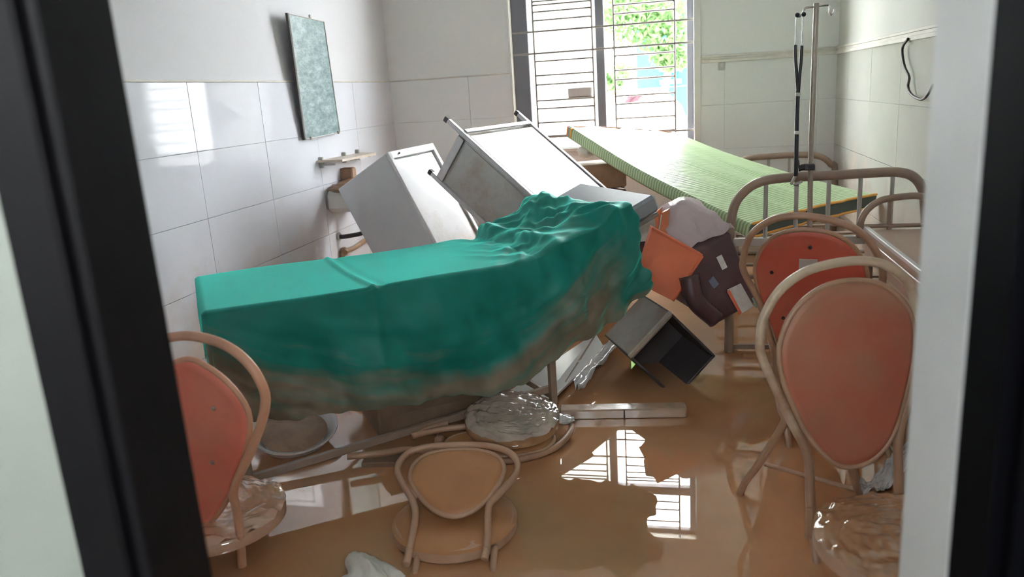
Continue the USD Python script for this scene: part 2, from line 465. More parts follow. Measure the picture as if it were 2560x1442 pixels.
floor = S('floor', 'flooded tiled floor under the muddy water')
put('slab', box((XL - .2, -2.2, ZF - .15), (XR + .2, YB + .2, ZF)), 'floor_tile', floor, smooth=False)
W = S('wall_left', 'left wall, white plaster over glossy white tiles')
put('plaster', box((XL - .2, .4, ZF), (XL, YB + .2, ZC)), 'plaster', W, smooth=False)
tiles(W, 'y', XL, 1, YF - .2, YB, 3.60)
W = S('wall_right', 'right wall with cream plaster over tiles')
put('plaster', box((XR, .4, ZF), (XR + .2, YB + .2, ZC)), 'plaster_cream', W, smooth=False)
tiles(W, 'y', XR, -1, YF, YB, 3.3, looks=('wall_tile_cream',))
W = S('wall_back', 'back wall around the barred window')
put('plaster', cat(box((XL, YB, ZF), (WX0, YB + .2, ZC)), box((WX1, YB, ZF), (XR, YB + .2, ZC)), box((WX0, YB, ZF), (WX1, YB + .2, WZ0)), box((WX0, YB, WZ1), (WX1, YB + .2, ZC))), 'plaster_back', W, smooth=False)
tiles(W, 'x', YB, -1, XL, XR, XL, (WX0, WX1, WZ0), looks=('wall_tile_back',))
W = S('ceiling', 'white ceiling above the room')
put('slab', box((XL - .2, -2.2, ZC), (XR + .2, YB + .2, ZC + .15)), 'plaster', W, smooth=False)
# front wall with the doorway the picture is taken through
W = S('wall_front', 'wall with the open doorway, greenish paint on the corridor side')
put('plaster', cat(box((XL - 1.2, .79, ZF), (-.80, YF, ZC)), box((.33, .79, ZF), (XR + 1.2, YF, ZC)), box((-.80, .79, 2.35), (.33, YF, ZC))), 'door_reveal_white', W, smooth=False)
put('corridor_face', cat(box((XL - 1.2, .70, ZF), (-.694, .79, ZC)), box((.48, .70, ZF), (XR + 1.2, .79, ZC)), box((-.72, .70, 2.5), (.48, .79, ZC))), 'corridor_wall', W, smooth=False)
put('reveal', box((.269, .793, ZF), (.34, .953, 2.34)), 'door_reveal_white', W, smooth=False)
D = S('door_1', 'dark brown door frame around the open doorway')
put('left_jamb', cat(box((-.694, .675, ZF), (-.628, .79, 2.5), .004), box((-.628, .690, ZF), (-.618, .79, 2.5)), box((-.618, .681, ZF), (-.605, .79, 2.5), .003)), 'door_wood', D, smooth=False)
put('right_jamb', cat(box((.283, .681, ZF), (.296, .79, 2.5), .003), box((.27, .70, ZF), (.40, .79, 2.5)), box((.306, .675, ZF), (.48, .79, 2.5), .004)), 'black_frame', D, smooth=False)
put('head', box((-.72, .675, 2.36), (.48, .79, 2.5), .004), 'door_wood', D, smooth=False)
# corridor behind the camera: unseen roofed gallery, high slot added to let in fill light
CZ = 2.85
G = S('corridor', 'covered corridor outside the doorway with an added high light slot')
put('far_wall', cat(box((-3.8, -2.0, ZF), (2.6, -1.8, 2.05)), box((-3.8, -2.0, 2.35), (2.6, -1.8, ZC))), 'corridor_wall', G, smooth=False)
put('end_wall', cat(box((-3.8, -1.8, ZF), (-3.6, .7, ZC)), box((2.4, -1.8, ZF), (2.6, .7, ZC))), 'corridor_wall', G, smooth=False)
put('roof', cat(box((-3.8, -2.0, CZ), (2.6, .75, CZ + .1)), box((-3.8, -2.0, ZF - .15), (2.6, .8, ZF - .02))), 'corridor_wall', G, smooth=False)

# dado trims
T = S('trim_1', 'thin tan ledge strip above the left wall tiles')
put('ledge', cat(box((XL, YF, TRIM), (XL + .012, YB, TRIM + .010), .002)), 'trim_tan', T, smooth=False)
T = S('trim_2', 'thin tan ledge strip left of the window')
put('ledge', box((XL, YB - .012, TRIM), (WX0 - .005, YB, TRIM + .010), .002), 'trim_tan', T, smooth=False)
T = S('trim_3', 'flat cable trunking right of the window')
put('trunking', cat(box((WX1 + .01, YB - .016, TRIM + .018), (XR, YB, TRIM + .034), .002), box((WX1 + .01, YB - .022, TRIM - .022), (XR, YB, TRIM), .002), box((WX1 + .01, YB - .008, TRIM), (XR, YB, TRIM + .018))), 'trim_tan', T, smooth=False)
T = S('trim_4', 'flat cable trunking along the right wall')
put('trunking', cat(box((XR - .016, YF, TRIM + .018), (XR, YB, TRIM + .034), .002), box((XR - .022, YF, TRIM - .022), (XR, YB, TRIM), .002), box((XR - .008, YF, TRIM), (XR, YB, TRIM + .018))), 'trim_tan', T, smooth=False)

# water
wv = trimesh.creation.box((1, 1, 1))
put('flood_water', box((XL + .01, .96, -.05), (XR, YB, 0)), 'muddy_water', None, smooth=False, label='still brown flood water standing over the whole floor', cat='water', kind='stuff')

# window
Wn = S('window_1', 'sliding window with dark grey stiles, frosted left pane and open right side')
wx = lambda px, y=150, d=YB + .05: at_y(px, y, d)[0]
yf0, yf1 = YB + .06, YB + .12
lx0, lx1 = wx(1283), wx(1322)
mx0, mx1 = wx(1490), wx(1512)
rx0, rx1 = wx(1717), wx(1734)
put('jamb_lining', cat(box((WX0, YB - .02, WZ0), (lx0, YB + .14, WZ1), .003), box((rx1, YB - .02, WZ0), (WX1 + .005, YB + .14, WZ1), .003), box((WX0, YB - .02, WZ1 - .05), (WX1, YB + .14, WZ1), .003)), 'window_white', Wn, smooth=False)
put('stile', box((lx0, yf0, WZ0), (lx1, yf1, WZ1 - .05), .004), 'window_frame_grey', Wn, smooth=False)
put('stile', box((mx0, yf0, WZ0), (mx1, yf1, WZ1 - .05), .004), 'window_frame_grey', Wn, smooth=False)
put('stile', box((rx0, yf0, WZ0), (rx1, yf1, WZ1 - .05), .004), 'window_frame_grey', Wn, smooth=False)
put('transom', box((lx0, yf0 - .005, 2.18), (rx1, yf1, 2.26), .004), 'window_frame_grey', Wn, smooth=False)
put('top_rail', box((lx0, yf0, WZ1 - .09), (rx1, yf1, WZ1 - .05), .004), 'window_frame_grey', Wn, smooth=False)
put('sill', box((WX0, YB - .03, WZ0 - .03), (WX1, YB + .2, WZ0), .004), 'window_white', Wn, smooth=False)
put('frosted_pane', box((lx1, yf0 + .025, WZ0), (mx0, yf0 + .031, 2.18)), 'frosted_pane', Wn, smooth=False)
# security grille
gr = thing('window_grille', 'thin steel security grille of rungs and rods across the bright window', 'window grille')
GY = YB + .012
full = [1.87, 1.70]
for z in full + [at_y(1720, 325, GY)[2]]:
    put('cross_bar', bar((WX0 + .03, GY, z), (WX1 - .02, GY, z), .010, .016), 'grille_paint', gr, smooth=False)
rz = [at_y(1337, y, GY)[2] for y in (13.7, 52, 154.5, 190, 213, 253, 273, 308, 342)] + [2.02, 2.10, 2.30, 2.38, 2.50, 2.58]
for a, b in ((1336, 1482), (1536, 1687)):
    xa, xb = wx(a, 130, GY), wx(b, 130, GY)
    for x in (xa, xb):
        put('rod', rod((x, GY, WZ0 + .0), (x, GY, WZ1 - .05), .0085, 8), 'grille_paint', gr)
    for z in rz:
        if z > WZ0 + .02:
            put('rung', tube(spline([(xa, GY, z - .012), (xa + .012, GY, z), (xa + .05, GY, z), ((xa + xb) / 2, GY, z), (xb - .05, GY, z), (xb - .012, GY, z), (xb, GY, z - .012)], 3), .0075, 8), 'grille_paint', gr)
for z in (1.54,):
    p = at_y(1744, 152, GY)
    put('latch', cat(bar(p + [-.03, -.02, -.02], p + [.01, -.02, .012], .012, .014), bar(p + [.0, -.02, .01], p + [.0, -.02, .04], .012, .012, up=(1, 0, 0))), 'window_white', gr, smooth=False)
# box resting on the grille
p = at_y(1450, 232, GY + .05)
tb = thing('ledge_box', 'small white box with tan base held on the window grille', 'box', p)
put('body', box(p + [-.10, -.03, -.035], p + [.10, .035, .045], .008), 'box_cream', tb)
put('base', box(p + [-.105, -.035, -.05], p + [.105, .04, -.034], .004), 'box_base', tb)

# ------------------------------------------------------------------ outside the window
gz = -.1
put('yard_ground', box((-14, YB + .21, gz - .2), (16, 40, gz)), 'yard', None, smooth=False, label='pale yard ground outside the window', kind='structure')
b1 = thing('white_building', 'white building standing outside behind the frosted pane', 'building', (-3.0, 13, gz), kind=None)
put('wall', box((-7.5, 13, gz), (-1.1, 13.4, 6)), 'building_white', b1, smooth=False)
put('roof', box((-7.8, 12.7, 6), (-.9, 13.9, 6.2)), 'building_white', b1, smooth=False)
Yt = 17.
c0, c1 = at_y(1592, 205, Yt), at_y(1716, 110, Yt)
b2 = thing('turquoise_building', 'turquoise painted building seen through the right side of the window', 'building', (c0[0], Yt, gz))
put('wall', box((c0[0], Yt, gz), (c1[0] + 1.2, Yt + .3, 3.1)), 'turquoise', b2, smooth=False)
q0, q1 = at_y(1662, 205, Yt), at_y(1690, 140, Yt)
put('window', box((q0[0], Yt - .06, q0[2]), (q1[0], Yt + .02, q1[2])), 'turquoise_blue', b2, smooth=False)
for z in (q0[2], (q0[2] + q1[2]) / 2, q1[2]):
    put('window_bar', box((q0[0] - .1, Yt - .1, z - .04), (q1[0] + .1, Yt - .05, z + .04)), 'building_white', b2, smooth=False)
put('roof', box((c0[0] - .3, Yt - .4, 3.1), (c1[0] + 1.5, Yt + .8, 3.25)), 'building_white', b2, smooth=False)
Yw = 12.1
t0, t1 = at_y(1530, 300, Yw), at_y(1722, 215, Yw)
wb = trimesh.creation.icosphere(3); wb.vertices = wb.vertices * [(t1[0] - t0[0]) / 1.8, .8, 1.0]
wb.vertices[:, 2] = np.clip(wb.vertices[:, 2], -.2, 1); wb.vertices += [(t0[0] + t1[0]) / 2, Yw, gz + .25 + .2]
k_ = meshkit.fbm(wb.vertices * 1.7, 3, 5) - .5; wb.vertices = wb.vertices + np.c_[k_ * .1, k_ * .1, k_ * .16]
put('white_tarpaulin', wb, 'building_white', None, smooth=True, label='rounded white tarpaulin heap in the yard outside the window', cat='tarpaulin')
Yp = 9.2
pc = at_y(1582, 246, Yp)
tp = thing('washing', 'dark pink cloth hanging on a line outside the window', 'cloth', pc)
P = np.array([[[pc[0] + (i / 7 - .5) * .17 + .02 * math.sin(j * .9), Yp + .02 * math.sin(i * 1.7 + j * .5), pc[2] + .06 - j / 6 * (.13 - .05 * (i / 7)) - .01 * i / 7] for j in range(7)] for i in range(8)])
put('cloth', sheet(P, .004), 'pink_cloth', tp, smooth=True)
put('line', rod((pc[0] - 1.6, Yp, pc[2] + .07), (pc[0] + 1.6, Yp, pc[2] + .12), .004, 6), 'trunk', tp)
put('post', cat(rod((pc[0] - 1.6, Yp, gz), (pc[0] - 1.6, Yp, pc[2] + .2), .03, 8), rod((pc[0] + 1.6, Yp, gz), (pc[0] + 1.6, Yp, pc[2] + .25), .03, 8)), 'trunk', tp)


def leaves(c, r, n, size, rg):
    V, F = [], []
    for k in range(n):
        d = rg.normal(size=3); d /= np.linalg.norm(d); p = np.asarray(c) + d * np.asarray(r) * rg.uniform(.25, 1) ** .6
        a = rg.normal(size=3); a /= np.linalg.norm(a); b = np.cross(a, rg.normal(size=3)); b /= np.linalg.norm(b)
        s = size * rg.uniform(.6, 1.3); nn = np.cross(a, b) * s * .15
        i = len(V)
        V += [p - a * s, p + b * s * .4 + nn, p + a * s, p - b * s * .4 + nn]
        F += [[i, i + 1, i + 2], [i, i + 2, i + 3]]
    return V, F


def tree(name, label, base, lean, h, clumps, n, size, seed):
    rg = np.random.default_rng(seed)
    t = thing(name, label, 'tree', base)
    top = np.asarray(base) + lean
    tr = [tube(spline([base, np.asarray(base) * .5 + top * .5 + [.1, 0, 0], top], 8), np.linspace(.06, .025, 17), 8)]
    V, F = [], []
    for c, r in clumps:
        v_, f_ = leaves(c, r, n, size, rg); i = len(V); V += v_; F += [[x + i for x in f] for f in f_]
        mid = np.asarray(base) * .3 + top * .7
        tr.append(tube(spline([mid, (mid + c) / 2 + [0, 0, .1], c], 5), np.linspace(.03, .01, 11), 6))
    put('trunk', cat(*tr), 'trunk', t, smooth=True)
    tag(put('foliage', (np.array(V), np.array(F)), 'leaf', t, smooth=False), kind='stuff')


Y1 = 10.4
P_ = lambda x, y, d=Y1: at_y(x, y, d)
tree('yard_tree', 'leafy green tree with thin slanting trunk behind the right side of the window', np.array([P_(1600, 200)[0], Y1, gz]), np.array([.55, .1, 3.6]), 3.5,
     [(P_(1600, 60), (.55, .5, .35)), (P_(1665, 85), (.4, .5, .35)), (P_(1640, 20), (.7, .5, .4)), (P_(1560, 20), (.5, .5, .3)), (P_(1680, 140), (.25, .3, .2)), (P_(1650, -60), (.9, .8, .5))], 700, .055, 3)
tree('garden_shrub', 'low green shrub in the yard beside the window mullion', np.array([P_(1530, 300, 10)[0], 10., gz]), np.array([.0, .0, 1.1]), 1.2,
     [(P_(1533, 185, 10), (.28, .3, .16)), (P_(1522, 215, 10), (.2, .2, .16))], 260, .05, 4)

# ------------------------------------------------------------------ exam bed under the green cloth
FL = np.array([-1.66, 2.37, 0.]); U = np.array([.8147, .5798, 0.]); V_ = np.array([-U[1], U[0], 0.])
BW, BL, HINGE, TOPZ, RISE = .68, 1.90, 1.30, .70, .235


def eb(s, v, z):
    return FL + U * s + V_ * v + np.array([0, 0, z])


def topz(s):
    return TOPZ + RISE * np.clip((s - HINGE) / (BL - HINGE), 0, 1.1)


bedx = thing('examination_bed', 'grey padded examination bed with raised head end under the green cloth', 'examination bed', eb(.9, .34, ZF))
UV3 = np.stack([U, V_, [0, 0, 1]], 1)
put('mattress', obox(eb(HINGE / 2, BW / 2, TOPZ - .045), UV3, (HINGE, BW, .075), .015), 'grey_vinyl', bedx)
hd = np.array([*(U[:2] * (BL - HINGE)), RISE]); L_ = np.linalg.norm(hd); hd /= L_
hn = np.cross(hd, V_)
put('head_rest', obox(eb((HINGE + BL) / 2, BW / 2, TOPZ + RISE / 2) - hn * .045, np.stack([hd, V_, hn], 1), (L_, BW, .08), .014), 'grey_vinyl', bedx)
put('head_board', obox(eb((HINGE + BL) / 2, BW / 2, TOPZ + RISE / 2) - hn * .10, np.stack([hd, V_, hn], 1), (L_ * .97, BW * .96, .02), .004), 'metal_box', bedx)
for v in (.04, BW - .04):
    put('rail', bar(eb(.02, v, TOPZ - .10), eb(HINGE + .1, v, TOPZ - .10), .03, .04), 'bed_tube', bedx, smooth=False)
for s in (.06, 1.366):
    for v in (.03, BW - .05):
        put('leg', bar(eb(s, v, ZF), eb(s, v, TOPZ - .09), .03, .03, up=U), 'bed_tube', bedx, smooth=False)
put('brace', bar(eb(.06, .03, .03), eb(1.366, .06, .11), .022, .03), 'bed_tube', bedx, smooth=False)
put('brace', bar(eb(1.366, .05, .08), eb(1.05, .60, .30), .02, .025), 'bed_tube', bedx, smooth=False)
put('brace', bar(eb(1.366, .60, .06), eb(1.05, .05, .22), .02, .025), 'bed_tube', bedx, smooth=False)
put('stretcher', bar(eb(.06, .03, .03), eb(.06, BW - .05, .03), .022, .03), 'bed_tube', bedx, smooth=False)

# green cloth: a draped sheet with hem, folds and bunching
hem_s = [-.3, -.05, .11, .27, .42, .66, .84, 1.05, 1.18, 1.32, 1.56, 1.73, 1.85, 2.0]
hem_z = [.30, .30, .268, .255, .245, .225, .20, .18, .20, .27, .36, .425, .515, .56]
NA, NB = 210, 150
A = np.concatenate([np.linspace(-.17, 0, 26)[:-1], np.linspace(0, 1, NA - 25)])
B = np.concatenate([np.linspace(-.09, 0, 18)[:-1], np.linspace(0, BW, 62)[:-1], np.linspace(BW, BW + 1, NB - 78)])
P = np.zeros((len(A), len(B), 3)); MUDV = np.zeros((len(A), len(B)))
AA, QQ = np.meshgrid(np.where(A < 0, A, A * 1.78), np.clip(B - BW, 0, 1), indexing='ij')
WS = QQ + .75 * (AA - .82) ** 2          # swags: lines of equal sag across the front
NZ = meshkit.fbm(np.stack([WS * 5.5, AA * 2.6 + .6 * QQ, AA * 0 + 1.7], -1), 4, 3)
NZ2 = meshkit.fbm(np.stack([WS * 24, AA * 3.2, AA * 0 + 4.7], -1), 3, 8)
TBB = np.clip(np.broadcast_to(B, AA.shape) / BW, 0, 1)
RG = 1 - 2 * abs(meshkit.noise(np.stack([AA * 8 - 4 * TBB, TBB * 2.2 + 3 * AA, AA * 0 + .4], -1), 21) - .5)
RG2 = 1 - 2 * abs(meshkit.fbm(np.stack([AA * 5 + 2 * TBB, TBB * 4.5 - 3 * AA, AA * 0 + 7.4], -1), 2, 31) - .5)
for i, a_ in enumerate(A):
    for j, b_ in enumerate(B):
        q = np.clip((b_ - BW) / 1.0, 0, 1)                       # 0..1 down the front
        tb_ = np.clip(b_ / BW, 0, 1)                             # 0 back edge .. 1 front edge
        amax = 1.64 + .13 * tb_ + .075 * q + .010 * math.sin(9 * b_) + .006 * math.sin(31 * b_ + 1)
        s = a_ if a_ < 0 else a_ * amax
        T_ = topz(s) + .012
        hz = np.interp(s, hem_s, hem_z) + .005 * math.sin(23 * s) + .003 * math.sin(81 * s + 2)
        drop_f = q * (T_ - hz)
        drop_b = max(0, -b_)
        drop_l = max(0, -s)
        v = BW - np.clip(b_, 0, BW)
        # bunching on the head end
        bz = np.exp(-((s - 1.36) / .16) ** 2) * .6 + np.exp(-((s - 1.62) / .13) ** 2) * 1.0
        ph = s * 38 + 9 * tb_ + 3.0 * math.sin(5 * tb_ + 7 * s)
        wr = (.007 * math.sin(ph) + .004 * math.sin(2.1 * ph + 5 * tb_)) * bz * (.35 + .65 * (1 - .5 * q))
        wr += (.075 * (RG[i, j] - .55) + .045 * (RG2[i, j] - .66)) * min(1, bz * 1.3) * (1 - .7 * q)
        wr += .045 * np.exp(-((s - 1.60) / .07) ** 2) * np.exp(-((tb_ - .16) / .22) ** 2)
        wr += .030 * np.exp(-((s - 1.34 - .08 * tb_) / .030) ** 2) * (1 - q) * (.6 + .4 * math.sin(11 * tb_))
        wr += .010 * np.exp(-((s - .56 - .05 * tb_ ** 2) / .012) ** 2) * (1 - q) - .004 * np.exp(-((s - .60 - .05 * tb_ ** 2) / .016) ** 2) * (1 - q)
        wr += .004 * math.sin(6 * s + 2 * tb_) * (1 - q)
        top = abs(b_ - np.clip(b_, 0, BW)) < 1e-9 and s >= 0
        out_f = -(.012 + .035 * q * (1 - .55 * q)) if q > 0 else 0
        if q > 0:
            fo = .020 * math.sin(17 * s - 5 * q + 2 * math.sin(3 * s)) + .010 * math.sin(39 * s - 9 * q + 1.3)
            fo += .022 * max(0, s - 1.25) * math.sin(46 * s + 6 * q) + .02 * math.sin(8 * s + 4 * q) * (1 if s < 1.5 else .4)
            fo += (.004 + .010 * (NZ[i, j] - .3)) * math.sin(19 * WS[i, j] + 2.5 * s) + .0025 * math.sin(43 * WS[i, j] - 3 * s)
            out_f += -fo * min(1, q * 1.6) * .9 - wr * .8
        p = eb(max(s, 0), v, T_)
        nrm = hn if s > HINGE else np.array([0, 0, 1.])
        if top or (q == 0 and s >= 0 and b_ >= 0):
            p = p + nrm * wr
        else:
            if q > 0 and s >= 0:
                p = p + V_ * out_f - np.array([0, 0, drop_f]) + nrm * wr * (1 - min(1, q * 4))
            elif b_ < 0 and s >= 0:
                p = p + V_ * (.012 + .1 * drop_b) - np.array([0, 0, drop_b]) + nrm * wr * (1 - min(1, drop_b * 8))
            else:                                                # left end and its corner
                df = drop_f if q > 0 else (drop_b if b_ < 0 else 0)
                dd = math.hypot(drop_l * .85, df) if q > 0 or b_ < 0 else drop_l
                fl = np.array([0., 0., 0.])
                k = drop_l / (drop_l + df + 1e-9)
                sgn = -1 if q > 0 else 1
                o = .012 + .06 * dd
                fl = -U * (o * k + .10 * k * (1 - k) * dd) + (V_ * sgn * (o * (1 - k) + .10 * k * (1 - k) * dd) if (q > 0 or b_ < 0) else 0)
                if q > 0:
                    fl = fl + V_ * (out_f + .012) * (1 - k)
                p = p + fl - np.array([0, 0, min(dd, T_ - hz + .02)])
        P[i, j] = p
        nz, nz2 = NZ[i, j], NZ2[i, j]
        mu = np.clip((WS[i, j] - .70) * 2.6 + (nz - .46) * 2.8 + (nz2 - .5) * 1.3, 0, 1) * (1 if q > 0 else 0) * np.clip(q * 5, 0, 1)
        if s > 1.62 and q > 0:
            mu *= max(.1, 1 - (s - 1.62) / .12)
        if q > .93:
            mu = max(mu, .8)
        if q == 0 and s > 1.42 and b_ > .3:
            mu = np.clip((nz - .55) * 4, 0, .6)
        MUDV[i, j] = mu * .92
ms = sheet(P, .0025)
put('green_cloth', ms, 'green_cloth', None, smooth=True, label='muddy green surgical cloth draped over the examination bed', cat='cloth', mud=np.r_[MUDV.ravel(), MUDV.ravel()])

# ------------------------------------------------------------------ overturned steel furniture behind
qA = Ro.from_quat([0.154, -0.184, -0.785, 0.571]).as_matrix(); cA = np.array([-1.719, 4.917, .543]); dA = np.array([.499, .505, .985])
ca = thing('bedside_cabinet', 'grey sided cabinet with white rimmed top panel leaning beside the left wall', 'cabinet', cA)


def loc(c, Rm, d, p):
    """A point in box coordinates (-1..1) to the world."""
    return np.asarray(c) + np.asarray(Rm) @ (np.asarray(p, float) * np.asarray(d) / 2)


put('body', obox(cA - qA[:, 1] * .008, qA, dA - [0, .016, 0], .006), 'cabinet_grey', ca, smooth=False)
for (p, q, w) in (((-1, 1, .95), (1, 1, .95), .05), ((-1, 1, -.95), (1, 1, -.95), .05), ((.94, 1, -1), (.94, 1, 1), .032), ((-.94, 1, -1), (-.94, 1, 1), .032)):
    a, b = loc(cA, qA, dA, p), loc(cA, qA, dA, q)
    put('rim', obox((a + b) / 2 - qA[:, 1] * .002, np.stack([(b - a) / np.linalg.norm(b - a), qA[:, 1], np.cross((b - a) / np.linalg.norm(b - a), qA[:, 1])], 1), (np.linalg.norm(b - a), .022, w), .004), 'cabinet_white', ca, smooth=False)
put('door', obox(loc(cA, qA, dA, (0, 1, 0)) - qA[:, 1] * .012, qA, (dA[0] - .07, .012, dA[2] - .11), .003), 'cabinet_white', ca, smooth=False)
put('knob', lathe([(0, 0), (.006, 0), (.006, .01), (.0, .012)], 10, loc(cA, qA, dA, (.6, 1, .95)) + qA[:, 1] * .008, np.stack([qA[:, 0], qA[:, 2], qA[:, 1]], 1)), 'dark_rubber', ca)

qB = Ro.from_quat([0.246, -0.359, -0.747, 0.502]).as_matrix(); kB = 1.08
cB = EYE + kB * (np.array([-.793, 4.201, .855]) - EYE); dB = np.array([.676, .328, .801]) * kB
cb = thing('instrument_trolley', 'overturned stainless trolley with four square legs sticking up by the window', 'trolley', cB)
put('body', obox(cB - qB[:, 1] * .008, qB, dB - [.012, .016, 0], .004), 'steel_muddy', cb, smooth=False)
put('top_panel', obox(loc(cB, qB, dB, (0, 1, -.03)) - qB[:, 1] * .012, qB, (dB[0] - .08, .014, dB[2] - .07), .003), 'panel_white', cb, smooth=False)
put('side_panel', obox(loc(cB, qB, dB, (1, 0, -.06)) - qB[:, 0] * .006, qB, (.01, dB[1] - .07, dB[2] - .09), .002), 'steel_muddy', cb, smooth=False)
put('end_strip', obox(loc(cB, qB, dB, (1, 0, .93)) + qB[:, 0] * .002, qB, (.012, dB[1] - .06, .05), .002), 'steel', cb, smooth=False)
put('top_strip', obox(loc(cB, qB, dB, (0, 1, .965)) + qB[:, 1] * .001, qB, (dB[0] - .06, .014, .028), .002), 'panel_white', cb, smooth=False)
for sx in (1, -1):
    for sy in (1, -1):
        p = loc(cB, qB, dB, (sx * .965, sy * .93, 0)); ex = .115 if (sx, sy) == (1, 1) else (.05 if sx == 1 else .10)
        lg = put('leg', obox(p + qB[:, 2] * (ex / 2 - .05), qB, (.028, .028, dB[2] + ex + .1), .004), 'steel', cb, smooth=False)
        put('foot_cap', obox(p + qB[:, 2] * (dB[2] / 2 + ex), qB, (.031, .031, .03), .004), 'dark_rubber', lg, smooth=False)

# crates and the navy post between the trolley and the mattress
p = at_d(1478, 425, 5.5)
cr = thing('wooden_crate', 'brown wooden crate between the steel trolley and the green mattress', 'crate', (p[0], p[1], ZF))
Rz = Ro.from_euler('z', 25, degrees=True).as_matrix()
for k in range(6):
    put('plank', obox((p[0], p[1], ZF + .08 + k * .185), Rz, (.40, .34, .17), .01), 'wood_brown', cr, smooth=False)
p2 = at_d(1468, 378, 5.5)
put('plastic_bag', blob(p2 + [0, 0, .0], (.07, .07, .045), 2, .3, 3, 2), 'bag_white', None, smooth=True, label='small white crumpled bag on the brown wooden crate', cat='bag')
p = at_d(1532, 450, 5.75)
nv = put('gas_cylinder', lathe([(0, ZF), (.085, ZF), (.085, .75), (.07, .82), (.03, .85), (.03, .9), (0, .9)], 24, (p[0], p[1], 0)), 'navy', None, smooth=40, label='dark navy cylinder standing under the raised mattress edge', cat='cylinder')

# ------------------------------------------------------------------ boxes heaped at the head end of the bed
cD = np.array([-.116, 3.705, .15]); qD = Ro.from_quat([0.337, -0.219, 0.498, -0.768]).as_matrix(); dD = np.array([.357, .335, .286])
dr = thing('metal_drawer', 'muddy grey metal drawer box lying tilted in the water below the cloth', 'drawer', cD)
t = .012
put('face', obox(loc(cD, qD, dD, (0, -1, 0)) + qD[:, 1] * t, qD, (dD[0], t * 2, dD[2]), .006), 'metal_box', dr, smooth=False)
put('back', obox(loc(cD, qD, dD, (0, 1, 0)) - qD[:, 1] * t / 2, qD, (dD[0], t, dD[2]), .003), 'dark_inside', dr, smooth=False)  # back, sides and bottom: shade of the open box put into the colour
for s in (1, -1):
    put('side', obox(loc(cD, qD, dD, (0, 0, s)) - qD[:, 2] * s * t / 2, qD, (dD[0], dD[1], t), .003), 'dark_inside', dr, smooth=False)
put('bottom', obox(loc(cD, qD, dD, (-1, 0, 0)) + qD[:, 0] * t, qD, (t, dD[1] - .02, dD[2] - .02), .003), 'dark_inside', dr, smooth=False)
put('lip', bar(loc(cD, qD, dD, (1, -1, -1)), loc(cD, qD, dD, (1, -1, 1)), .018, .018, up=qD[:, 1]), 'steel_muddy', dr, smooth=False)

# plum carton wrapped in film
dW = 3.93
f = lambda x, y, d=dW: at_d(x, y, d)
def hexa(tl, tr, br, bl, depth):
    """Solid with a given front quad and a depth vector."""
    fr = np.array([tl, tr, br, bl]); bk = fr + depth
    v = np.vstack([fr, bk])
    return trimesh.convex.convex_hull(v)


cw = thing('wrapped_carton', 'dark plum carton with white stickers under a clear plastic wrap', 'carton', f(1800, 700))
back = np.array([-.22, .17, .10])
fq = [f(1690, 665), f(1826, 583), f(1893, 757), f(1795, 812)]
fi = np.array(fq); fi = fi + (fi.mean(0) - fi) * .09
h = rounded(np.vstack([fi + back * .06, fi + back * .95]), .02, 2)
put('body', h, 'case_plum', cw, smooth=50)
ax = fq[1] - fq[0]; ay = fq[3] - fq[0]
fn = np.cross(fq[2] - fq[0], fq[1] - fq[3]); fn /= np.linalg.norm(fn)
if fn @ (EYE - fq[0]) < 0: fn = -fn


def decal(px, mat_, name, parent, off=.022, th=.003, lbl=None):
    p0 = np.mean(fq, 0) + fn * off
    c = np.array([at_plane(x, y, p0, fn) for x, y in px])
    return put(name, trimesh.convex.convex_hull(np.vstack([c, c - fn * th])), mat_, parent, smooth=False, label=lbl)


decal([(1791, 643), (1804, 636), (1819, 668), (1806, 675)], 'label_white', 'sticker', cw)
decal([(1818, 724), (1852, 708), (1884, 765), (1852, 785)], 'label_white', 'sticker', cw, lbl='large white sticker')
decal([(1817, 728), (1824, 724), (1855, 782), (1849, 786)], 'label_red', 'red_stripe', cw, off=.025)
decal([(1880, 745), (1890, 738), (1902, 765), (1890, 770)], 'label_teal', 'teal_tag', cw)
decal([(1771, 703), (1783, 690), (1798, 710), (1785, 722)], 'label_blue', 'blue_mark', cw)
roll = spline([f(1722, 690, 3.84), f(1738, 750, 3.84), f(1790, 800, 3.86)], 8)
put('film_roll', tube(roll, np.linspace(.05, .045, len(roll)), 14), 'case_plum', cw, smooth=True)
P = np.zeros((26, 18, 3))
TL, TR, BR_, BL_ = f(1640, 545, 4.16), f(1745, 526, 4.2), f(1832, 590, 3.93), f(1690, 655, 3.97)
for i in range(26):
    for j in range(18):
        a, b = i / 25, j / 17
        p = (TL * (1 - a) + TR * a) * (1 - b) + (BL_ * (1 - a) + BR_ * a) * b
        r1 = 1 - 2 * abs(meshkit.noise(np.array([a * 3.2 + 1.5 * b, b * 2.4 - a, .3]), 9) - .5)
        P[i, j] = p + np.array([.01, -.05 * math.sin(math.pi * b), .035 + .055 * (r1 - .6) + .07 * math.sin(math.pi * a) * max(0, 1 - abs(2 * b - .5))])
put('plastic_wrap', sheet(P, .002), 'clear_film', cw, smooth=25)
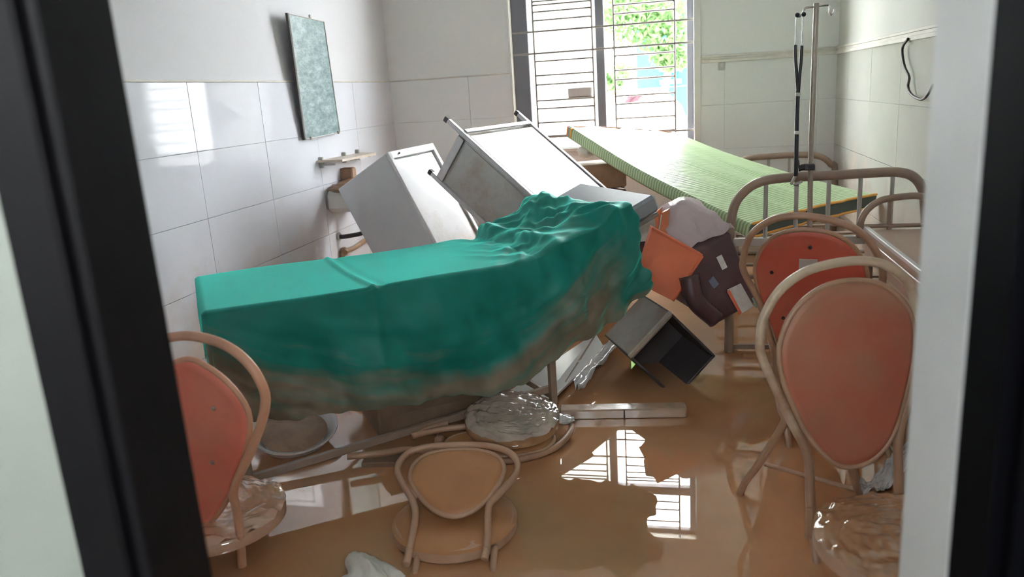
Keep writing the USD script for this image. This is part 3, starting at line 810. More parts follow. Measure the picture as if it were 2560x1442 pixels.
# orange board box
ob = thing('orange_box', 'flat orange cardboard box leaning against the plum carton', 'box', f(1680, 660, 3.9))
oq = [f(1630, 571, 3.89), f(1756, 640, 3.87), f(1682, 752, 3.84), f(1590, 705, 3.86)]
put('body', hexa(*oq, np.array([-.01, .045, .01])), 'orange_board', ob, smooth=False)
put('lid_edge', cat(bar(oq[0] + [0, 0, .003], oq[1] + [0, 0, .003], .012, .012), bar(oq[1], oq[2], .012, .012)), 'orange_board', ob, smooth=False)
for k, (x0, x1, y0) in enumerate(((1632, 1648, 527), (1652, 1672, 526))):
    d = 4.02
    a_, b_, c_, e_ = f(x0 + 2, y0 + 6, d), f(x1 - 4, y0, d), f(x1 + 2, 590, d), f(x0 - 8, 590, d)
    fo = thing('file_folder', ('orange file folder standing nearer the cloth behind the orange box', 'orange file folder standing nearer the plastic wrap')[k], 'folder', c_, group='orange file folders beside the cloth')
    put('cover', hexa(a_, b_, c_, e_, np.array([.03, .18, .0])), 'orange_bright', fo, smooth=False)
    put('spine_strip', bar(a_ + [0, -.004, -.01], e_ + [0, -.004, 0], .004, .012), 'label_white', fo, smooth=False)
d = 4.0
put('paper_packet', hexa(f(1600, 552, d), f(1634, 538, d), f(1640, 600, d), f(1596, 605, d), np.array([.02, .15, 0])), 'label_white', None, smooth=False, label='pale paper packet between the cloth and the orange folders', cat='packet')

# ------------------------------------------------------------------ hospital bed, mattress, IV pole
bd = thing('hospital_bed', 'brown tubular hospital bed in the back right corner', 'bed', (.69, 5.1, ZF))
BY = 4.05


def arch(pts, y):
    return np.array([at_y(px, py, y) for px, py in pts])


def widen(pts, y):
    return spline(arch(pts, y), 6)


fh = [(1824, 640), (1827, 560), (1838, 510), (1860, 480), (1890, 459), (1930, 448), (2000, 442), (2100, 437), (2200, 431), (2250, 431), (2282, 441), (2303, 466), (2311, 500), (2312, 620)]
a = arch(fh, BY); a = np.vstack([[a[0][0], BY, ZF], a, [a[-1][0], BY, ZF]])
put('foot_hoop', tube(spline(a, 6), .0235, 12), 'bed_tube', bd, smooth=True)
for x, y0 in ((1915, 452), (1992, 445), (2073, 440), (2152, 435), (2232, 432)):
    t_, b_ = at_y(x, y0, BY), at_y(x - (2070 - 1910) * .0 - 3, 606, BY)
    put('hoop_rod', rod(t_, (t_[0], BY, b_[2]), .011, 8), 'bed_grey', bd, smooth=True)
zr = at_y(1842, 605, BY)[2]
put('end_rail', bar((a[0][0], BY, zr), (a[-1][0], BY, zr), .03, .04), 'bed_grey', bd, smooth=False)
put('low_stretcher', bar((a[0][0], BY, .03), (a[-1][0], BY, .03), .02, .025), 'bed_tube', bd, smooth=False)
HY = 6.2
hh = [(1840, 470), (1842, 420), (1862, 398), (1920, 391), (2000, 387), (2050, 391), (2078, 412), (2087, 440)]
b = arch(hh, HY); b = np.vstack([[b[0][0], HY, ZF], b, [b[-1][0], HY, ZF]])
put('head_hoop', tube(spline(b, 6), .0235, 12), 'bed_tube', bd, smooth=True)
for x in (1922, 1973, 2030):
    t_ = at_y(x, 391, HY); put('hoop_rod', rod(t_, (t_[0], HY, .38), .011, 8), 'bed_grey', bd, smooth=True)
for x in (a[0][0], a[-1][0] - .01):
    put('side_rail', bar((x, BY, .36), (x if x > .5 else b[0][0], HY, .36), .03, .05), 'bed_tube', bd, smooth=False)
for k in range(7):
    y = BY + .15 + k * .3
    put('slat', bar((a[0][0], y, .37), (a[-1][0] - .01, y, .37), .05, .012), 'bed_tube', bd, smooth=False)

# mattress: a thick slab slid off the bed, far end high against the window
dd = {'FLt': at_d(1424, 316, 5.42), 'NLt': at_d(1880, 560, 4.16), 'NRt': at_d(2190, 486, 4.66), 'FRt': at_d(1690, 332, 5.95)}
na, nb, th = 70, 24, .085
top = np.zeros((na, nb, 3))
for i in range(na):
    for j in range(nb):
        u_, w_ = i / (na - 1), j / (nb - 1)
        p = (dd['NLt'] * (1 - w_) + dd['NRt'] * w_) * (1 - u_) + (dd['FLt'] * (1 - w_) + dd['FRt'] * w_) * u_
        p = p + np.array([0, 0, -.035 * math.sin(math.pi * u_) + .012 * math.sin(math.pi * w_) + .004 * math.sin(23 * w_ + 6 * u_) * math.sin(5 * u_)])
        for lw, amp in ((.38, .008), (.68, .008)):
            p[2] -= amp * math.exp(-((w_ - lw - .05 * u_) / .02) ** 2)
        top[i, j] = p
tn = np.cross(dd['NRt'] - dd['NLt'], dd['FLt'] - dd['NLt']); tn /= np.linalg.norm(tn)
if tn[2] < 0: tn = -tn
mt = thing('green_mattress', 'green striped mattress tilted across the bed up to the window', 'mattress', top[na // 2, nb // 2] - tn * th)
Lm = np.linalg.norm(dd['FLt'] - dd['NLt'])
# section loop around the slab: top, right side, bottom, left side
sec = []
for j in range(nb): sec.append(('t', j))
rows = []
for i in range(na):
    r = [top[i, j] for j in range(nb)]
    e = (top[i, -1] - top[i, 0]); e /= np.linalg.norm(e)
    r += [top[i, -1] + e * .012 - tn * .015, top[i, -1] + e * .012 - tn * (th - .015), top[i, -1] - tn * th]
    r += [top[i, j] - tn * th for j in range(nb - 2, 0, -1)]
    r += [top[i, 0] - tn * th, top[i, 0] - e * .012 - tn * (th - .015), top[i, 0] - e * .012 - tn * .015]
    rows.append(r + [r[0]])
Pm = np.array(rows)
uv = np.repeat((np.arange(na) / (na - 1) * Lm)[:, None], Pm.shape[1], 1)
uvs = np.stack([uv, np.zeros_like(uv)], -1).reshape(-1, 2)
g_ = grid(Pm); g_.faces = g_.faces[:, ::-1]
put('cover', g_, 'mattress_stripe', mt, smooth=True, uv=uvs)
for i, nm in ((0, 'end_face'), (na - 1, 'end_face')):
    ring_ = Pm[i, :-1]
    ring2 = ring_ + (Pm[i, 0] - Pm[1 if i == 0 else na - 2, 0]) * .05
    put(nm, trimesh.convex.convex_hull(np.vstack([ring_, ring2])), 'mattress_end_shade' if i == 0 else 'orange_bright', mt, smooth=False)  # near end face: its shadow is painted in as a dark colour
    o = Pm[i, 0] - Pm[1 if i == 0 else na - 2, 0]
    tp_ = [Pm[i, j] + o * .1 + tn * .002 for j in range(nb)]
    bt_ = [Pm[i, j] - tn * th * 1.0 + o * .1 for j in range(nb)]
    if i:
        continue
    put('piping', tube(np.array(tp_), .008, 8), 'mattress_edge', mt, smooth=True)
    put('piping', tube(np.array(bt_), .008, 8), 'mattress_edge', mt, smooth=True)
for k0, k1, mm in ((na - 1.2, na - .6, 'orange_bright'), (na - 1.9, na - 1.5, 'label_teal'), (na - 2.9, na - 2.2, 'mattress_edge')):
    e = top[-1, 0] - top[-1, -1]; e /= np.linalg.norm(e)
    st_ = (Pm[-1, 0] - Pm[-2, 0]); pts_ = []
    for kk in (k0, k1):
        b0 = Pm[-1, 0] + st_ * (kk - (na - 1))
        for h0, h1 in ((.002, .004), (-.004, .0155), (-th + .012, .0155)):
            pts_ += [b0 + tn * h0 + e * h1, b0 + tn * h0 - e * .01]
    put('end_band', trimesh.convex.convex_hull(np.array(pts_)), mm, mt, smooth=False)

# IV pole on the foot of the bed
IY = 3.985
iv = thing('iv_pole', 'tall drip stand pole clamped to the bed foot with two top hooks', 'drip stand', (at_y(2025, 600, IY)[0], IY, 0))
pl = arch([(2041, 8), (2030, 300), (2026, 440), (2023, 620)], IY)
put('pole', tube(spline(np.vstack([pl, [pl[-1][0] - .005, IY, ZF]]), 4), .0125, 12), 'pole_tan', iv, smooth=True)
put('hook', tube(spline(arch([(2040, 15), (2056, 14), (2071, 13), (2073, 18), (2073.5, 30), (2078, 37), (2083, 34), (2087, 23)], IY), 4), .0045, 8), 'steth_steel', iv, smooth=True)
put('hook', tube(spline(arch([(2040, 17), (2025, 18), (2014, 20), (2009, 26), (2005, 36), (1998, 42), (1992, 36)], IY), 4), .0045, 8), 'steth_steel', iv, smooth=True)
p = at_y(2006, 418, IY - .01)
put('clamp', cat(obox(p + [.03, 0, 0], np.eye(3), (.05, .03, .03), .004), lathe([(0, -.018), (.012, -.018), (.016, 0), (.012, .018), (0, .018)], 12, p, Ro.from_euler('y', 70, degrees=True).as_matrix()), bar(p + [-.012, 0, -.02], p + [-.02, 0, .035], .006, .008)), 'dark_rubber', iv, smooth=30)
p = at_y(1984, 448, IY)
put('clip', cat(bar(p + [.01, 0, .02], p + [-.012, 0, -.025], .02, .012), bar(p + [0, 0, -.028], p + [.04, 0, -.012], .02, .01)), 'bed_grey', iv, smooth=False)
# stethoscope hanging from the hook
st = thing('stethoscope', 'black stethoscope hanging from the left hook of the drip stand', 'stethoscope', at_y(1995, 40, IY - .02))
SY = IY - .022
put('ear_tube', tube(spline(arch([(1999, 34), (1993, 38), (1990, 46), (1989, 80), (1988.5, 112)], SY), 5), .0035, 8), 'steth_steel', st, smooth=True)
put('ear_tube', tube(spline(arch([(2000, 36), (2005, 40), (2006, 48), (2005, 80), (2004.5, 114)], SY), 5), .0035, 8), 'steth_steel', st, smooth=True)
for x, y in ((1993, 38), (2009, 36)):
    put('ear_tip', blob(at_y(x, y, SY), .011, 2, .05), 'steth_black', st, smooth=True)
put('tubing', tube(spline(arch([(1988.5, 112), (1989, 150), (1992, 190), (1995, 232)], SY), 5), .0075, 10), 'steth_black', st, smooth=True)
put('tubing', tube(spline(arch([(2004.5, 114), (2003, 150), (1999, 190), (1996, 232)], SY), 5), .0075, 10), 'steth_black', st, smooth=True)
put('tubing', tube(spline(arch([(1995, 226), (1993, 280), (1991.5, 340), (1990.5, 400), (1989.5, 440)], SY), 5), .010, 10), 'steth_black', st, smooth=True)
for x, y in ((1995, 236), (1992, 331)):
    p = at_y(x, y, SY); put('collar', rod(p - [0, 0, .008], p + [.001, 0, .008], .0125, 12), 'label_white', st, smooth=True)

# ------------------------------------------------------------------ folding chairs
def frame_axes(yaw, lean, roll):
    Rm = Ro.from_euler('ZXY', [yaw, lean, roll], degrees=True).as_matrix()
    return Rm[:, 0], Rm[:, 1], Rm[:, 2]        # right (seen from behind), facing, up along the back


def chair(label, hoop_px, pad_px, p0, n, mats, tube_r=.0135, pad_off=.0, screws=(), dots='screw', facing=None):
    """Chair back traced on its own plane (p0, n); n points to the front of the chair."""
    n = np.asarray(n, float) / np.linalg.norm(n)
    hp = np.array([at_plane(x, y, p0, n) for x, y in hoop_px])
    t = thing('folding_chair', label, 'chair', (p0[0], p0[1], ZF), group='muddy folding chairs in the flooded room')
    put('back_frame', tube(spline(hp, 5), tube_r, 14), mats[0], t, smooth=True)
    pp = np.array([at_plane(x, y, p0 + n * pad_off, n) for x, y in pad_px])
    o = resample(spline(pp, 6, True), 72, True)
    pd_ = put('backrest', pad(o, n, .016), mats[1], t, smooth=45)
    c = o.mean(0)
    put('backrest_rim', tube(c + (o - c) * 1.012, .0085, 10, closed=True), mats[-1] if len(mats) > 2 else mats[0], t, smooth=True)
    toc = 1 if n @ (EYE - p0) > 0 else -1
    for x, y in screws:
        q = at_plane(x, y, p0 + n * (pad_off + toc * .016), n)
        a_ = np.cross(n, [0, 0, 1]); a_ /= np.linalg.norm(a_)
        put('screw', lathe([(0, -.004), (.0075, -.004), (.007, .003), (0, .005)], 10, q, np.stack([a_, np.cross(n * toc, a_), n * toc], 1)), dots, t, smooth=30)
    return t, hp, n, o


def seat(t, c, r, mat_top, mat_rim, th=.045, nrm=(0, 0, 1), seed=1, wrap=False):
    nrm = np.asarray(nrm, float) / np.linalg.norm(nrm)
    a_ = np.cross([0, 1, 0], nrm); a_ /= np.linalg.norm(a_); Rm = np.stack([a_, np.cross(nrm, a_), nrm], 1)
    prof = [(0, -th * .5), (r * .96, -th * .5), (r, -th * .35), (r, th * .1), (r * .96, th * .4), (r * .85, th * .56), (r * .5, th * .68), (0, th * .7)]
    m_ = lathe(prof, 64, c, Rm)
    put('seat', m_, mat_rim, t, smooth=40)
    # cushion top, wrapped in a wet crumpled film
    N = 60
    pr, ang = np.meshgrid(np.linspace(0, 1, N), np.linspace(0, 2 * math.pi, 73), indexing='ij')
    x, y = pr * r * 1.012 * np.cos(ang), pr * r * 1.012 * np.sin(ang)
    h = th * (.72 - .5 * pr ** 6) + .002
    o_ = np.ones_like(x)
    if wrap:
        k1 = meshkit.fbm(np.stack([x * 16, y * 16, o_ * seed * 3.1], -1), 3, seed); k2 = meshkit.fbm(np.stack([x * 9 + 4, y * 30, o_ * seed * 1.7], -1), 3, seed + 5)
        k3 = meshkit.fbm(np.stack([x * 34, y * 34, o_ * seed * 2.3], -1), 2, seed + 9)
        h = h + (.010 * abs(k1 - .5) * 2 + .012 * abs(k2 - .5) * 2 + .006 * abs(k3 - .5) * 2) * (.35 + .9 * pr ** 2) * wrap
    else:
        h = h + .003 * (meshkit.noise(np.stack([x * 20, y * 20, o_ * seed], -1)) - .5)
    P = np.asarray(c) + np.stack([x, y, h], -1) @ Rm.T
    put('plastic_cover' if wrap else 'seat_cover', grid(P), mat_top, t, smooth=True)


def legs(t, lines, mat_, r=.0125, name='leg'):
    for l in lines:
        put(name, tube(spline(np.array(l, float), 6), r, 12), mat_, t, smooth=True)


# front right chair: faces the doorway
yaw = 14
e1 = np.array([math.cos(math.radians(yaw)), math.sin(math.radians(yaw)), 0]); lean = math.radians(7)
fwd = np.array([e1[1], -e1[0], 0])
n = fwd * math.cos(lean) + np.array([0, 0, math.sin(lean)])
p0 = np.array([.476, 2.249, .342])
fhp = [(2030, 1318), (2026, 1230), (2022, 1158), (2009, 1112), (1976, 1050), (1935, 962), (1904, 890), (1900, 846), (1910, 792), (1947, 729), (2004, 684), (2066, 662), (2135, 652), (2200, 658), (2250, 685), (2281, 728), (2292, 800), (2291, 880), (2285, 940), (2270, 1000), (2252, 1060), (2245, 1112), (2246, 1180), (2248, 1254)]
fpp = [(1950, 892), (1956, 845), (1976, 796), (2011, 752), (2058, 720), (2110, 705), (2169, 705), (2215, 720), (2256, 755), (2280, 804), (2283, 863), (2274, 927), (2262, 980), (2245, 1044), (2221, 1102), (2180, 1146), (2134, 1163), (2093, 1158), (2052, 1125), (2017, 1079), (1988, 1020), (1961, 956)]
c1, hp, n1, _ = chair('nearest right folding chair facing the doorway, brown muddy back pad', fhp, fpp, p0, n, ('chair_tube_pale', 'pad_front', 'chair_tube'), pad_off=.004)
sc = np.array([.56, 1.93, .21])
seat(c1, sc, .225, 'wet_plastic', 'chair_tube', wrap=2.2, seed=4)
L0, R0 = hp[0], hp[-1]
legs(c1, [[hp[2], L0 + [0, .005, .0], L0 + fwd * .14 + [0, 0, L0[2] * -1 + ZF]], [hp[-3], R0, R0 + fwd * .14 + [0, 0, -R0[2] + ZF]]], 'chair_tube')
ft = [at_z(1850, 1235, 0), at_z(2150, 1258, 0)]
st_ = [at_plane(1944, 975, p0 - n * .03, n), at_plane(2118, 1085, p0 - n * .03, n)]
mid = [at_d(1961, 1056, 2.36), at_d(2128, 1150, 2.36)]
for a_, mi, fo in zip(st_, mid, ft):
    legs(c1, [[a_, mi + (a_ - mi) * .35, mi, mi * .45 + fo * .55, fo, fo + (fo - mi) * .3 + [0, 0, ZF]]], 'chair_tube', r=.0125)
put('stretcher', rod(at_z(1912, 1160, .05), at_z(2135, 1223, .05), .008, 10), 'chair_tube', c1, smooth=True)
put('bracket', bar(L0 + e1 * -.012 + [0, -.01, .07], L0 + e1 * -.012 + [0, -.01, -.03], .012, .018, up=e1), 'chair_tube', c1, smooth=False)

# rear right chair: seen from behind
yaw = -15
e1 = np.array([math.cos(math.radians(yaw)), math.sin(math.radians(yaw)), 0]); fwd = np.array([-e1[1], e1[0], 0]); lean = math.radians(24)
n = fwd * math.cos(lean) + np.array([0, 0, math.sin(lean)])
p0 = np.array([.541, 3.163, .417])
rhp = [(1949, 1030), (1945, 985), (1938, 900), (1915, 805), (1893, 744), (1868, 697), (1857, 668), (1859, 645), (1865, 614), (1879, 586), (1904, 564), (1940, 546), (1991, 539), (2048, 544), (2095, 555), (2135, 571), (2164, 593), (2186, 622), (2202, 658), (2207, 690), (2202, 720), (2185, 775), (2160, 850), (2140, 920), (2135, 985), (2134, 1030)]
rpp = [(1890, 690), (1890, 665), (1897, 640), (1915, 611), (1948, 587), (1991, 577), (2030, 577), (2074, 584), (2113, 602), (2142, 629), (2160, 661), (2167, 694), (2163, 740), (2150, 800), (2125, 860), (2090, 910), (2045, 930), (2000, 915), (1960, 880), (1935, 830), (1915, 775), (1900, 735)]
c2, hp, n2, _ = chair('farther right folding chair seen from behind, red back with sticker', rhp, rpp, p0, n, ('chair_tube', 'pad_red'), pad_off=.012, screws=((1929, 681), (2025, 618), (1958, 795)), dots='dark_rubber')
q = [at_plane(x, y, p0 - n * .006, n) for x, y in ((1998, 648), (2044, 650), (2043, 682), (1997, 680))]
put('sticker', trimesh.convex.convex_hull(np.vstack([q, np.array(q) + n * .004])), 'sticker', c2, smooth=False, label='pale paper sticker')
sc = (hp[0] + hp[-1]) / 2 + fwd * .24; sc[2] = .27
seat(c2, sc, .215, 'wet_plastic', 'chair_tube', wrap=1.0, seed=6)
for h_, fo in ((hp[0], at_z(1972, 1115, 0)), (hp[-1], at_z(1972, 1115, 0) + e1 * .36)):
    legs(c2, [[h_ + [0, 0, .04], h_ * .45 + fo * .55 + [0, 0, .04], fo, fo + [0, -.03, ZF]]], 'chair_tube', r=.0125)
for k, h_ in enumerate((hp[0], hp[-1])):
    fo = h_ + fwd * .36; fo[2] = ZF
    legs(c2, [[h_ + [0, 0, .04], h_ + fwd * .05 - [0, 0, .08], fo]], 'chair_tube', r=.0125)

# left chair: seen from behind, cut by the door frame
lean = math.radians(10); yaw = -12
e1 = np.array([math.cos(math.radians(yaw)), math.sin(math.radians(yaw)), 0]); fwd = np.array([-e1[1], e1[0], 0])
n = fwd * math.cos(lean) + np.array([0, 0, math.sin(lean)])
p0 = at_d(465, 1236, 2.42)
lr = [(467, 839), (512, 845), (557, 860), (597, 885), (628, 916), (650, 951), (663, 987), (661, 1027), (650, 1067), (632, 1116), (614, 1156), (592, 1201), (583, 1236), (590, 1267), (597, 1312), (603, 1370), (606, 1430), (606, 1475)]
lhp = [(930 - x, y) for x, y in lr[:0:-1]] + lr
pr_ = [(472, 900), (516, 918), (561, 951), (597, 991), (619, 1031), (623, 1076), (614, 1121), (597, 1178), (574, 1232), (552, 1272), (525, 1303), (490, 1318)]
lpp = pr_ + [(932 - x, y) for x, y in pr_[:0:-1]]
c3, hp, n3, _ = chair('left folding chair beside the door frame, pink red back with pale screws', lhp, lpp, p0, n, ('chair_tube_pink', 'pad_pink'), pad_off=.012, screws=((533, 1021), (530, 1156), (400, 1021), (402, 1156)))
sc = at_d(542, 1290, 2.56)
seat(c3, sc, .222, 'seat_pink', 'seat_pink', wrap=1.8, seed=9)
L0, R0 = hp[0], hp[-1]
legs(c3, [[L0, L0 + [0, 0, -.05], L0 - fwd * .10 + [0, 0, -L0[2] + ZF]], [R0 + [0, 0, .1], R0, R0 - fwd * .10 + [0, 0, -R0[2] + ZF]]], 'chair_tube_pink')
for h_ in (L0, R0):
    a_ = h_ + fwd * .06 + [0, 0, .06]; fo = h_ + fwd * .50 + e1 * .05; fo[2] = ZF
    legs(c3, [[a_, (a_ * .5 + fo * .5), fo]], 'chair_tube_pink', r=.012)

# small collapsed chair at the bottom of the picture: back leans over its seat
n = np.array([.02, -.40, .915]); fwd = np.array([0., 1., 0.])
p0 = at_z(1130, 1265, .115)
mhp = [(1022, 1384), (1031, 1340), (1038, 1300), (1038, 1272), (1029, 1246), (1012, 1218), (1000, 1196), (994, 1174), (1001, 1152), (1020, 1133), (1052, 1120), (1095, 1114), (1141, 1112), (1190, 1112), (1235, 1117), (1268, 1128), (1288, 1145), (1295, 1166), (1286, 1190), (1264, 1216), (1240, 1242), (1224, 1260), (1220, 1285), (1219, 1330), (1216, 1378)]
mpp = [(1027, 1190), (1036, 1163), (1060, 1142), (1098, 1130), (1141, 1126), (1185, 1126), (1225, 1134), (1250, 1150), (1259, 1174), (1250, 1202), (1226, 1236), (1196, 1266), (1166, 1284), (1134, 1290), (1100, 1282), (1070, 1262), (1047, 1234), (1032, 1212)]
c4, hp, n4, _ = chair('small collapsed folding chair at the bottom centre, back and seat coated in mud', mhp, mpp, p0, n, ('chair_tube', 'pad_mud'), pad_off=.004, tube_r=.0115)
sc = at_z(1138, 1306, .03)
seat(c4, sc, .205, 'pad_mud', 'chair_tube', th=.05, seed=12)
for (x0, y0, x1, y1, x2, y2) in ((1024, 1374, 1015, 1412, 1022, 1475), (1217, 1370, 1211, 1398, 1222, 1475)):
    a_ = at_plane(x0, y0, p0, n); b_ = at_z(x1, y1, max(.025, a_[2] - .02))
    legs(c4, [[a_, b_ * .5 + a_ * .5, b_]], 'chair_tube', r=.0122)
    legs(c4, [[a_ + [.015, .04, -.02], b_ + [.025, .0, -.04], at_z(x2 + 25, y2, -.06), at_z(x2 + 25, y2 + 30, -.12)]], 'chair_tube', r=.0105)

# toppled chair lying under the bed, seat wrapped in wet film
n = np.array([.10, -.16, 1.]); n /= np.linalg.norm(n)
p0 = at_z(1250, 1112, .035)
thp = [(868, 1141), (960, 1132), (1010, 1124), (1060, 1127), (1110, 1143), (1190, 1152), (1300, 1148), (1385, 1120), (1424, 1082), (1428, 1060), (1410, 1047), (1375, 1044), (1330, 1050), (1250, 1058), (1180, 1065), (1110, 1072), (1060, 1082), (1030, 1091)]
tpp = [(1115, 1112), (1135, 1092), (1200, 1078), (1290, 1073), (1360, 1080), (1384, 1096), (1360, 1122), (1290, 1138), (1200, 1140), (1140, 1130)]
c5, hp, n5, _ = chair('toppled folding chair lying in the water under the examination bed', thp, tpp, p0, n, ('chair_tube', 'pad_mud'), pad_off=.01)
seat(c5, at_z(1280, 1048, .10), .195, 'wet_film', 'wet_plastic', wrap=1.8, seed=15, nrm=(.05, -.12, 1))
put('leg', tube(spline([at_z(1040, 1088, .05), at_z(1075, 1068, .07), at_z(1120, 1058, .08)], 5), .011, 10), 'chair_tube', c5, smooth=True)
put('hinge', cat(rod(at_z(1094, 1100, .0), at_z(1094, 1068, .06), .008, 8), blob(at_z(1100, 1102, .02), .025, 2, .2)), 'chair_tube', c5, smooth=40)
put('torn_film', blob(at_z(1405, 1047, .06), (.05, .035, .02), 3, .35, 4, 3), 'sheet_plastic', c5, smooth=True)

# ------------------------------------------------------------------ things on the walls
bx = [(XL + .085, 721, 34), (XL + .085, 809, 54), (XL + .038, 849, 331), (XL + .038, 764, 348)]
c = np.array([at_x(px, py, x) for x, px, py in bx])
bo = thing('notice_board', 'narrow pale green chalk board hung tilted on the left wall', 'board', c.mean(0))
nb_ = np.cross(c[1] - c[0], c[3] - c[0]); nb_ /= np.linalg.norm(nb_); nb_ = nb_ if nb_[0] > 0 else -nb_
put('face', trimesh.convex.convex_hull(np.vstack([c, c - nb_ * .008])), 'board_face', bo, smooth=False)
put('backing', trimesh.convex.convex_hull(np.vstack([c.mean(0) + (c - c.mean(0)) * 1.01 - nb_ * .008, c.mean(0) + (c - c.mean(0)) * 1.01 - nb_ * .02])), 'dark_inside', bo, smooth=False)
for k in range(4):
    put('edge', bar(c[k] + nb_ * .001, c[(k + 1) % 4] + nb_ * .001, .006, .010, up=nb_), 'label_white', bo, smooth=False)
for x, y in ((775, 41), (778, 345), (846, 331)):
    q = at_plane(x, y, c.mean(0) + nb_ * .006, nb_); put('clip', obox(q, np.eye(3), (.014, .02, .02), .003), 'bed_grey', bo, smooth=False)
sh = thing('wall_shelf', 'narrow tan shelf board fixed to the left wall below the chalk board', 'shelf', (XL, 5.3, 1.02))
put('board', trimesh.convex.convex_hull(np.array([(XL, 4.92, 1.025), (XL, 4.92, 1.04), (XL + .17, 4.98, 1.035), (XL + .17, 4.98, 1.02), (XL, 5.72, 1.01), (XL, 5.72, 1.03), (XL + .17, 5.6, 1.03), (XL + .17, 5.6, 1.01)])), 'shelf_tan', sh, smooth=False)
for y in (4.97, 5.35, 5.6):
    put('bracket', cat(box((XL, y - .012, .985), (XL + .035, y + .012, 1.06), .004), box((XL, y - .01, 1.0), (XL + .12, y + .01, 1.012), .003)), 'bed_grey', sh, smooth=False)
ba = thing('wash_basin', 'small white wall basin with mud piled on its rim behind the grey cabinet', 'basin', (XL, 5.2, .75))
put('bowl', obox((XL + .12, 5.2, .745), np.eye(3), (.25, .42, .15), .03), 'ceramic', ba, smooth=False)
put('mud_heap', cat(blob((XL + .13, 5.10, .83), (.13, .12, .035), 3, .4, 4, 1), blob((XL + .10, 5.27, .835), (.1, .14, .04), 3, .4, 4, 2)), 'mud', ba, smooth=True)
put('tap', cat(box((XL, 5.28, .86), (XL + .10, 5.36, .95), .01), box((XL + .06, 5.29, .82), (XL + .1, 5.34, .88), .01)), 'wood_brown', ba, smooth=False)
dp = thing('drain_pipe', 'dark bent drain pipe below the white wall basin', 'pipe', (XL, 5.2, .45))
put('bend', tube(spline([(XL + .005, 5.12, .48), (XL + .05, 5.14, .475), (XL + .16, 5.22, .485), (XL + .20, 5.25, .53), (XL + .16, 5.24, .66)], 6), .016, 12), 'dark_rubber', dp, smooth=True)
put('flange', rod((XL, 5.12, .48), (XL + .02, 5.12, .48), .03, 16), 'bed_grey', dp, smooth=30)
sp = thing('supply_pipe', 'muddy low water pipe running along the left wall', 'pipe', (XL, 5.3, .34))
put('pipe', tube(spline([(XL + .03, 5.12, .30), (XL + .03, 5.13, .36), (XL + .04, 5.3, .36), (XL + .04, 5.55, .375), (XL + .03, 5.75, .37)], 6), .018, 10), 'mud', sp, smooth=True)
put('valve', blob((XL + .035, 5.13, .37), .03, 2, .2), 'mud', sp, smooth=True)
pk = at_y(1804, 163, YB)
so = thing('wall_switch', 'small grey switch plate on the back wall right of the window', 'switch', pk)
put('plate', obox(pk + [0, -.010, 0], np.eye(3), (.05, .02, .075), .004), 'socket', so, smooth=False)
put('rocker', obox(pk + [0, -.022, 0], np.eye(3), (.022, .01, .04), .003), 'box_cream', so, smooth=False)
cp = [(2270, 97), (2258, 115), (2256, 135), (2262, 168), (2273, 193), (2270, 215), (2276, 233), (2290, 244), (2306, 248), (2320, 235), (2333, 212)]
put('loose_cable', tube(spline(np.array([at_x(x, y, XR - .03) for x, y in cp]), 6), .007, 8), 'cable_dark', None, smooth=True, label='dark loose cable drooping from the trunking on the right wall', cat='cable')

# ------------------------------------------------------------------ trolley by the right wall
HT = 3.86
tr_ = thing('push_trolley', 'low mud coated push trolley with tubular handle against the right wall', 'trolley', (.99, 3.3, ZF))
hs = arch([(2149, 575), (2153, 550), (2166, 527), (2190, 507), (2222, 496)], HT)
hs = np.vstack([[hs[0][0], HT, .64], hs, [1.06, HT, hs[-1][2] + .008], [1.11, HT, hs[-1][2] - .02], [1.135, HT, hs[-1][2] - .07], [1.135, HT, .64]])
put('handle', tube(spline(hs, 6), .016, 12), 'bed_tube', tr_, smooth=True)
zc = at_y(2230, 564, HT)[2]
put('handle_bar', rod((.83, HT, zc), (1.13, HT, zc), .010, 8), 'bed_tube', tr_, smooth=True)
put('handle_rod', rod((.945, HT, .64), (.945, HT, hs[5][2]), .010, 8), 'bed_tube', tr_, smooth=True)
put('tray', box((.845, 2.75, .64), (1.14, HT, .675), .006), 'trolley_tan', tr_, smooth=False)
put('tray_rim', box((.836, 2.75, .675), (.858, HT, .694), .003), 'white_plastic_and_glare', tr_, smooth=False)  # wet steel rim, its bright highlight painted in as white
put('tray_rim', box((.832, 2.75, .590), (.852, 3.6, .604), .003), 'white_plastic_and_glare', tr_, smooth=False)  # lower rim line, highlight likewise put into the colour
put('apron', box((.845, 2.75, .54), (.86, HT, .64), .003), 'trolley_tan', tr_, smooth=False)
put('shelf', box((.86, 2.78, .12), (1.13, HT - .03, .15), .005), 'trolley_tan', tr_, smooth=False)
for x in (.865, 1.12):
    for y in (2.78, HT - .03):
        put('leg', rod((x, y, ZF), (x, y, .64), .014, 10), 'bed_tube', tr_, smooth=True)

# ------------------------------------------------------------------ debris in the water
a, b = at_z(1400, 1030, .02), at_z(1715, 1024, .02)
fb = thing('floating_bar', 'mud coated flat bar floating in the water right of the bed leg', 'bar', (a + b) / 2)
put('bar_body', bar(a, b, .075, .045, .006), 'wet_bar', fb, smooth=False)
put('joint', bar(a + (b - a) * .52 + [0, -.039, .02], a + (b - a) * .52 + [0, -.039, -.02], .012, .006, up=(1, 0, 0)), 'dark_inside', fb, smooth=False)
P = np.zeros((40, 22, 3))
for i in range(40):
    for j in range(22):
        u_, w_ = i / 39 - .5, j / 21 - .5
        k = meshkit.fbm(np.array([u_ * 6, w_ * 5, 2.2]), 4, 4)
        P[i, j] = at_z(928, 1447, .02) + np.array([u_ * .20 + .02 * math.sin(6 * w_), -w_ * .16 - u_ * .10, .05 * (1 - 4 * u_ * u_) * (1 - 3.4 * w_ * w_) + .03 * (k - .5)])
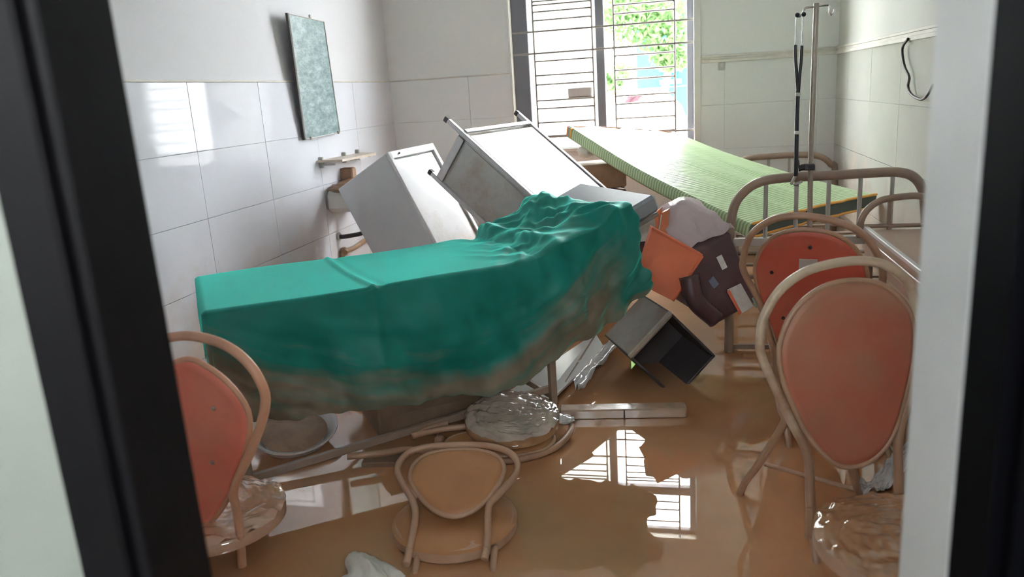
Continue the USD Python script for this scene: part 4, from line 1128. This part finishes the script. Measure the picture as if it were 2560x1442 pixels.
put('crumpled_bag', sheet(P, .002), 'bag_white', None, smooth=True, label='crumpled off-white bag floating at the bottom edge left of the small chair', cat='bag')
wb_ = thing('white_basin', 'white plastic basin tipped in the mud under the left end of the bed', 'basin', at_z(735, 1085, .05))
p = at_z(735, 1078, .06); Rm = Ro.from_euler('xz', [14, 35], degrees=True).as_matrix()
put('bowl', lathe([(0, -.05), (.13, -.05), (.17, .01), (.185, .02), (.185, .03), (.165, .02), (.125, -.035), (0, -.035)], 40, p, Rm), 'white_plastic_and_glare', wb_, smooth=40)
put('mud_inside', lathe([(0, .0), (.14, .0), (0, .006)], 30, p, Rm), 'mud', wb_, smooth=False)
bxc = eb(.92, .36, .05)
ct = thing('brown_carton', 'soggy brown carton under the middle of the examination bed', 'carton', bxc)
put('body', obox(bxc, UV3, (.62, .36, .42), .01), 'carton_brown', ct, smooth=False)
put('flap', obox(bxc + V_ * -.19 + [0, 0, .12], UV3 @ Ro.from_euler('x', 12, degrees=True).as_matrix(), (.60, .012, .18), .002), 'carton_brown', ct, smooth=False)
put('sunken_board', obox(at_z(960, 1150, .005), Ro.from_euler('z', 8, degrees=True).as_matrix(), (.16, .10, .03), .004), 'carton_brown', None, smooth=False, label='small dark board floating beside the toppled chair legs', cat='board')
# added white board painting a water reflection, and clear film below the hem
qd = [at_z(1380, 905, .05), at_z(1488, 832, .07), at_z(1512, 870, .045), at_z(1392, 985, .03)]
wp = thing('reflection_board', 'added white board standing in for a bright water reflection behind the bed leg', 'board', np.mean(qd, 0))
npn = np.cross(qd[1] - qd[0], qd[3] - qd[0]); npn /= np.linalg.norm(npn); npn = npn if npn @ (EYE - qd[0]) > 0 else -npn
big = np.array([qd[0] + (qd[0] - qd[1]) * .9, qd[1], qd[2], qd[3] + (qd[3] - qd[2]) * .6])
put('board', trimesh.convex.convex_hull(np.vstack([big, big - npn * .012])), 'white_plastic_and_glare', wp, smooth=False)  # added slab whose white colour imitates light mirrored in the water
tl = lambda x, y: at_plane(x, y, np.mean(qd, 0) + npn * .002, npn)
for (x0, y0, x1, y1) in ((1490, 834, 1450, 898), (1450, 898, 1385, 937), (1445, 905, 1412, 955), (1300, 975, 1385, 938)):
    put('reflection_line', bar(tl(x0, y0), tl(x1, y1), .010, .003, .0005, up=npn), 'trim_tan' if x0 == 0 else 'carton_brown', wp, smooth=False)  # dark lines of the imitated reflection, laid on as strips
P = np.zeros((40, 16, 3))
for i in range(40):
    for j in range(16):
        u_, w_ = i / 39, j / 15
        k = meshkit.fbm(np.array([u_ * 7, w_ * 4, 6.2]), 4, 7)
        P[i, j] = at_z(1432 + 108 * u_ + 14 * w_, 958 - 118 * u_ + 26 * w_, .05) + np.array([0, 0, .07 * (k - .35) + .02 * math.sin(9 * w_)])
put('clear_sheet', sheet(P, .002), 'sheet_plastic', None, smooth=True, label='shiny crumpled clear plastic sheet beside the added reflection board', cat='plastic sheet')
P = np.zeros((40, 26, 3))
for i in range(40):
    for j in range(26):
        u_, w_ = i / 39, j / 25
        k = meshkit.fbm(np.array([u_ * 6, w_ * 4, 9.2]), 4, 17)
        P[i, j] = at_z(2150 + 130 * u_, 1275 - 110 * u_ - 60 * w_, .03) + np.array([0, 0, .10 * abs(k - .5) + .02 * math.sin(7 * u_ + 3 * w_)])
put('film_heap', sheet(P, .002), 'sheet_plastic', None, smooth=True, label='shiny plastic film heaped on the water behind the nearest right chair', cat='plastic film')
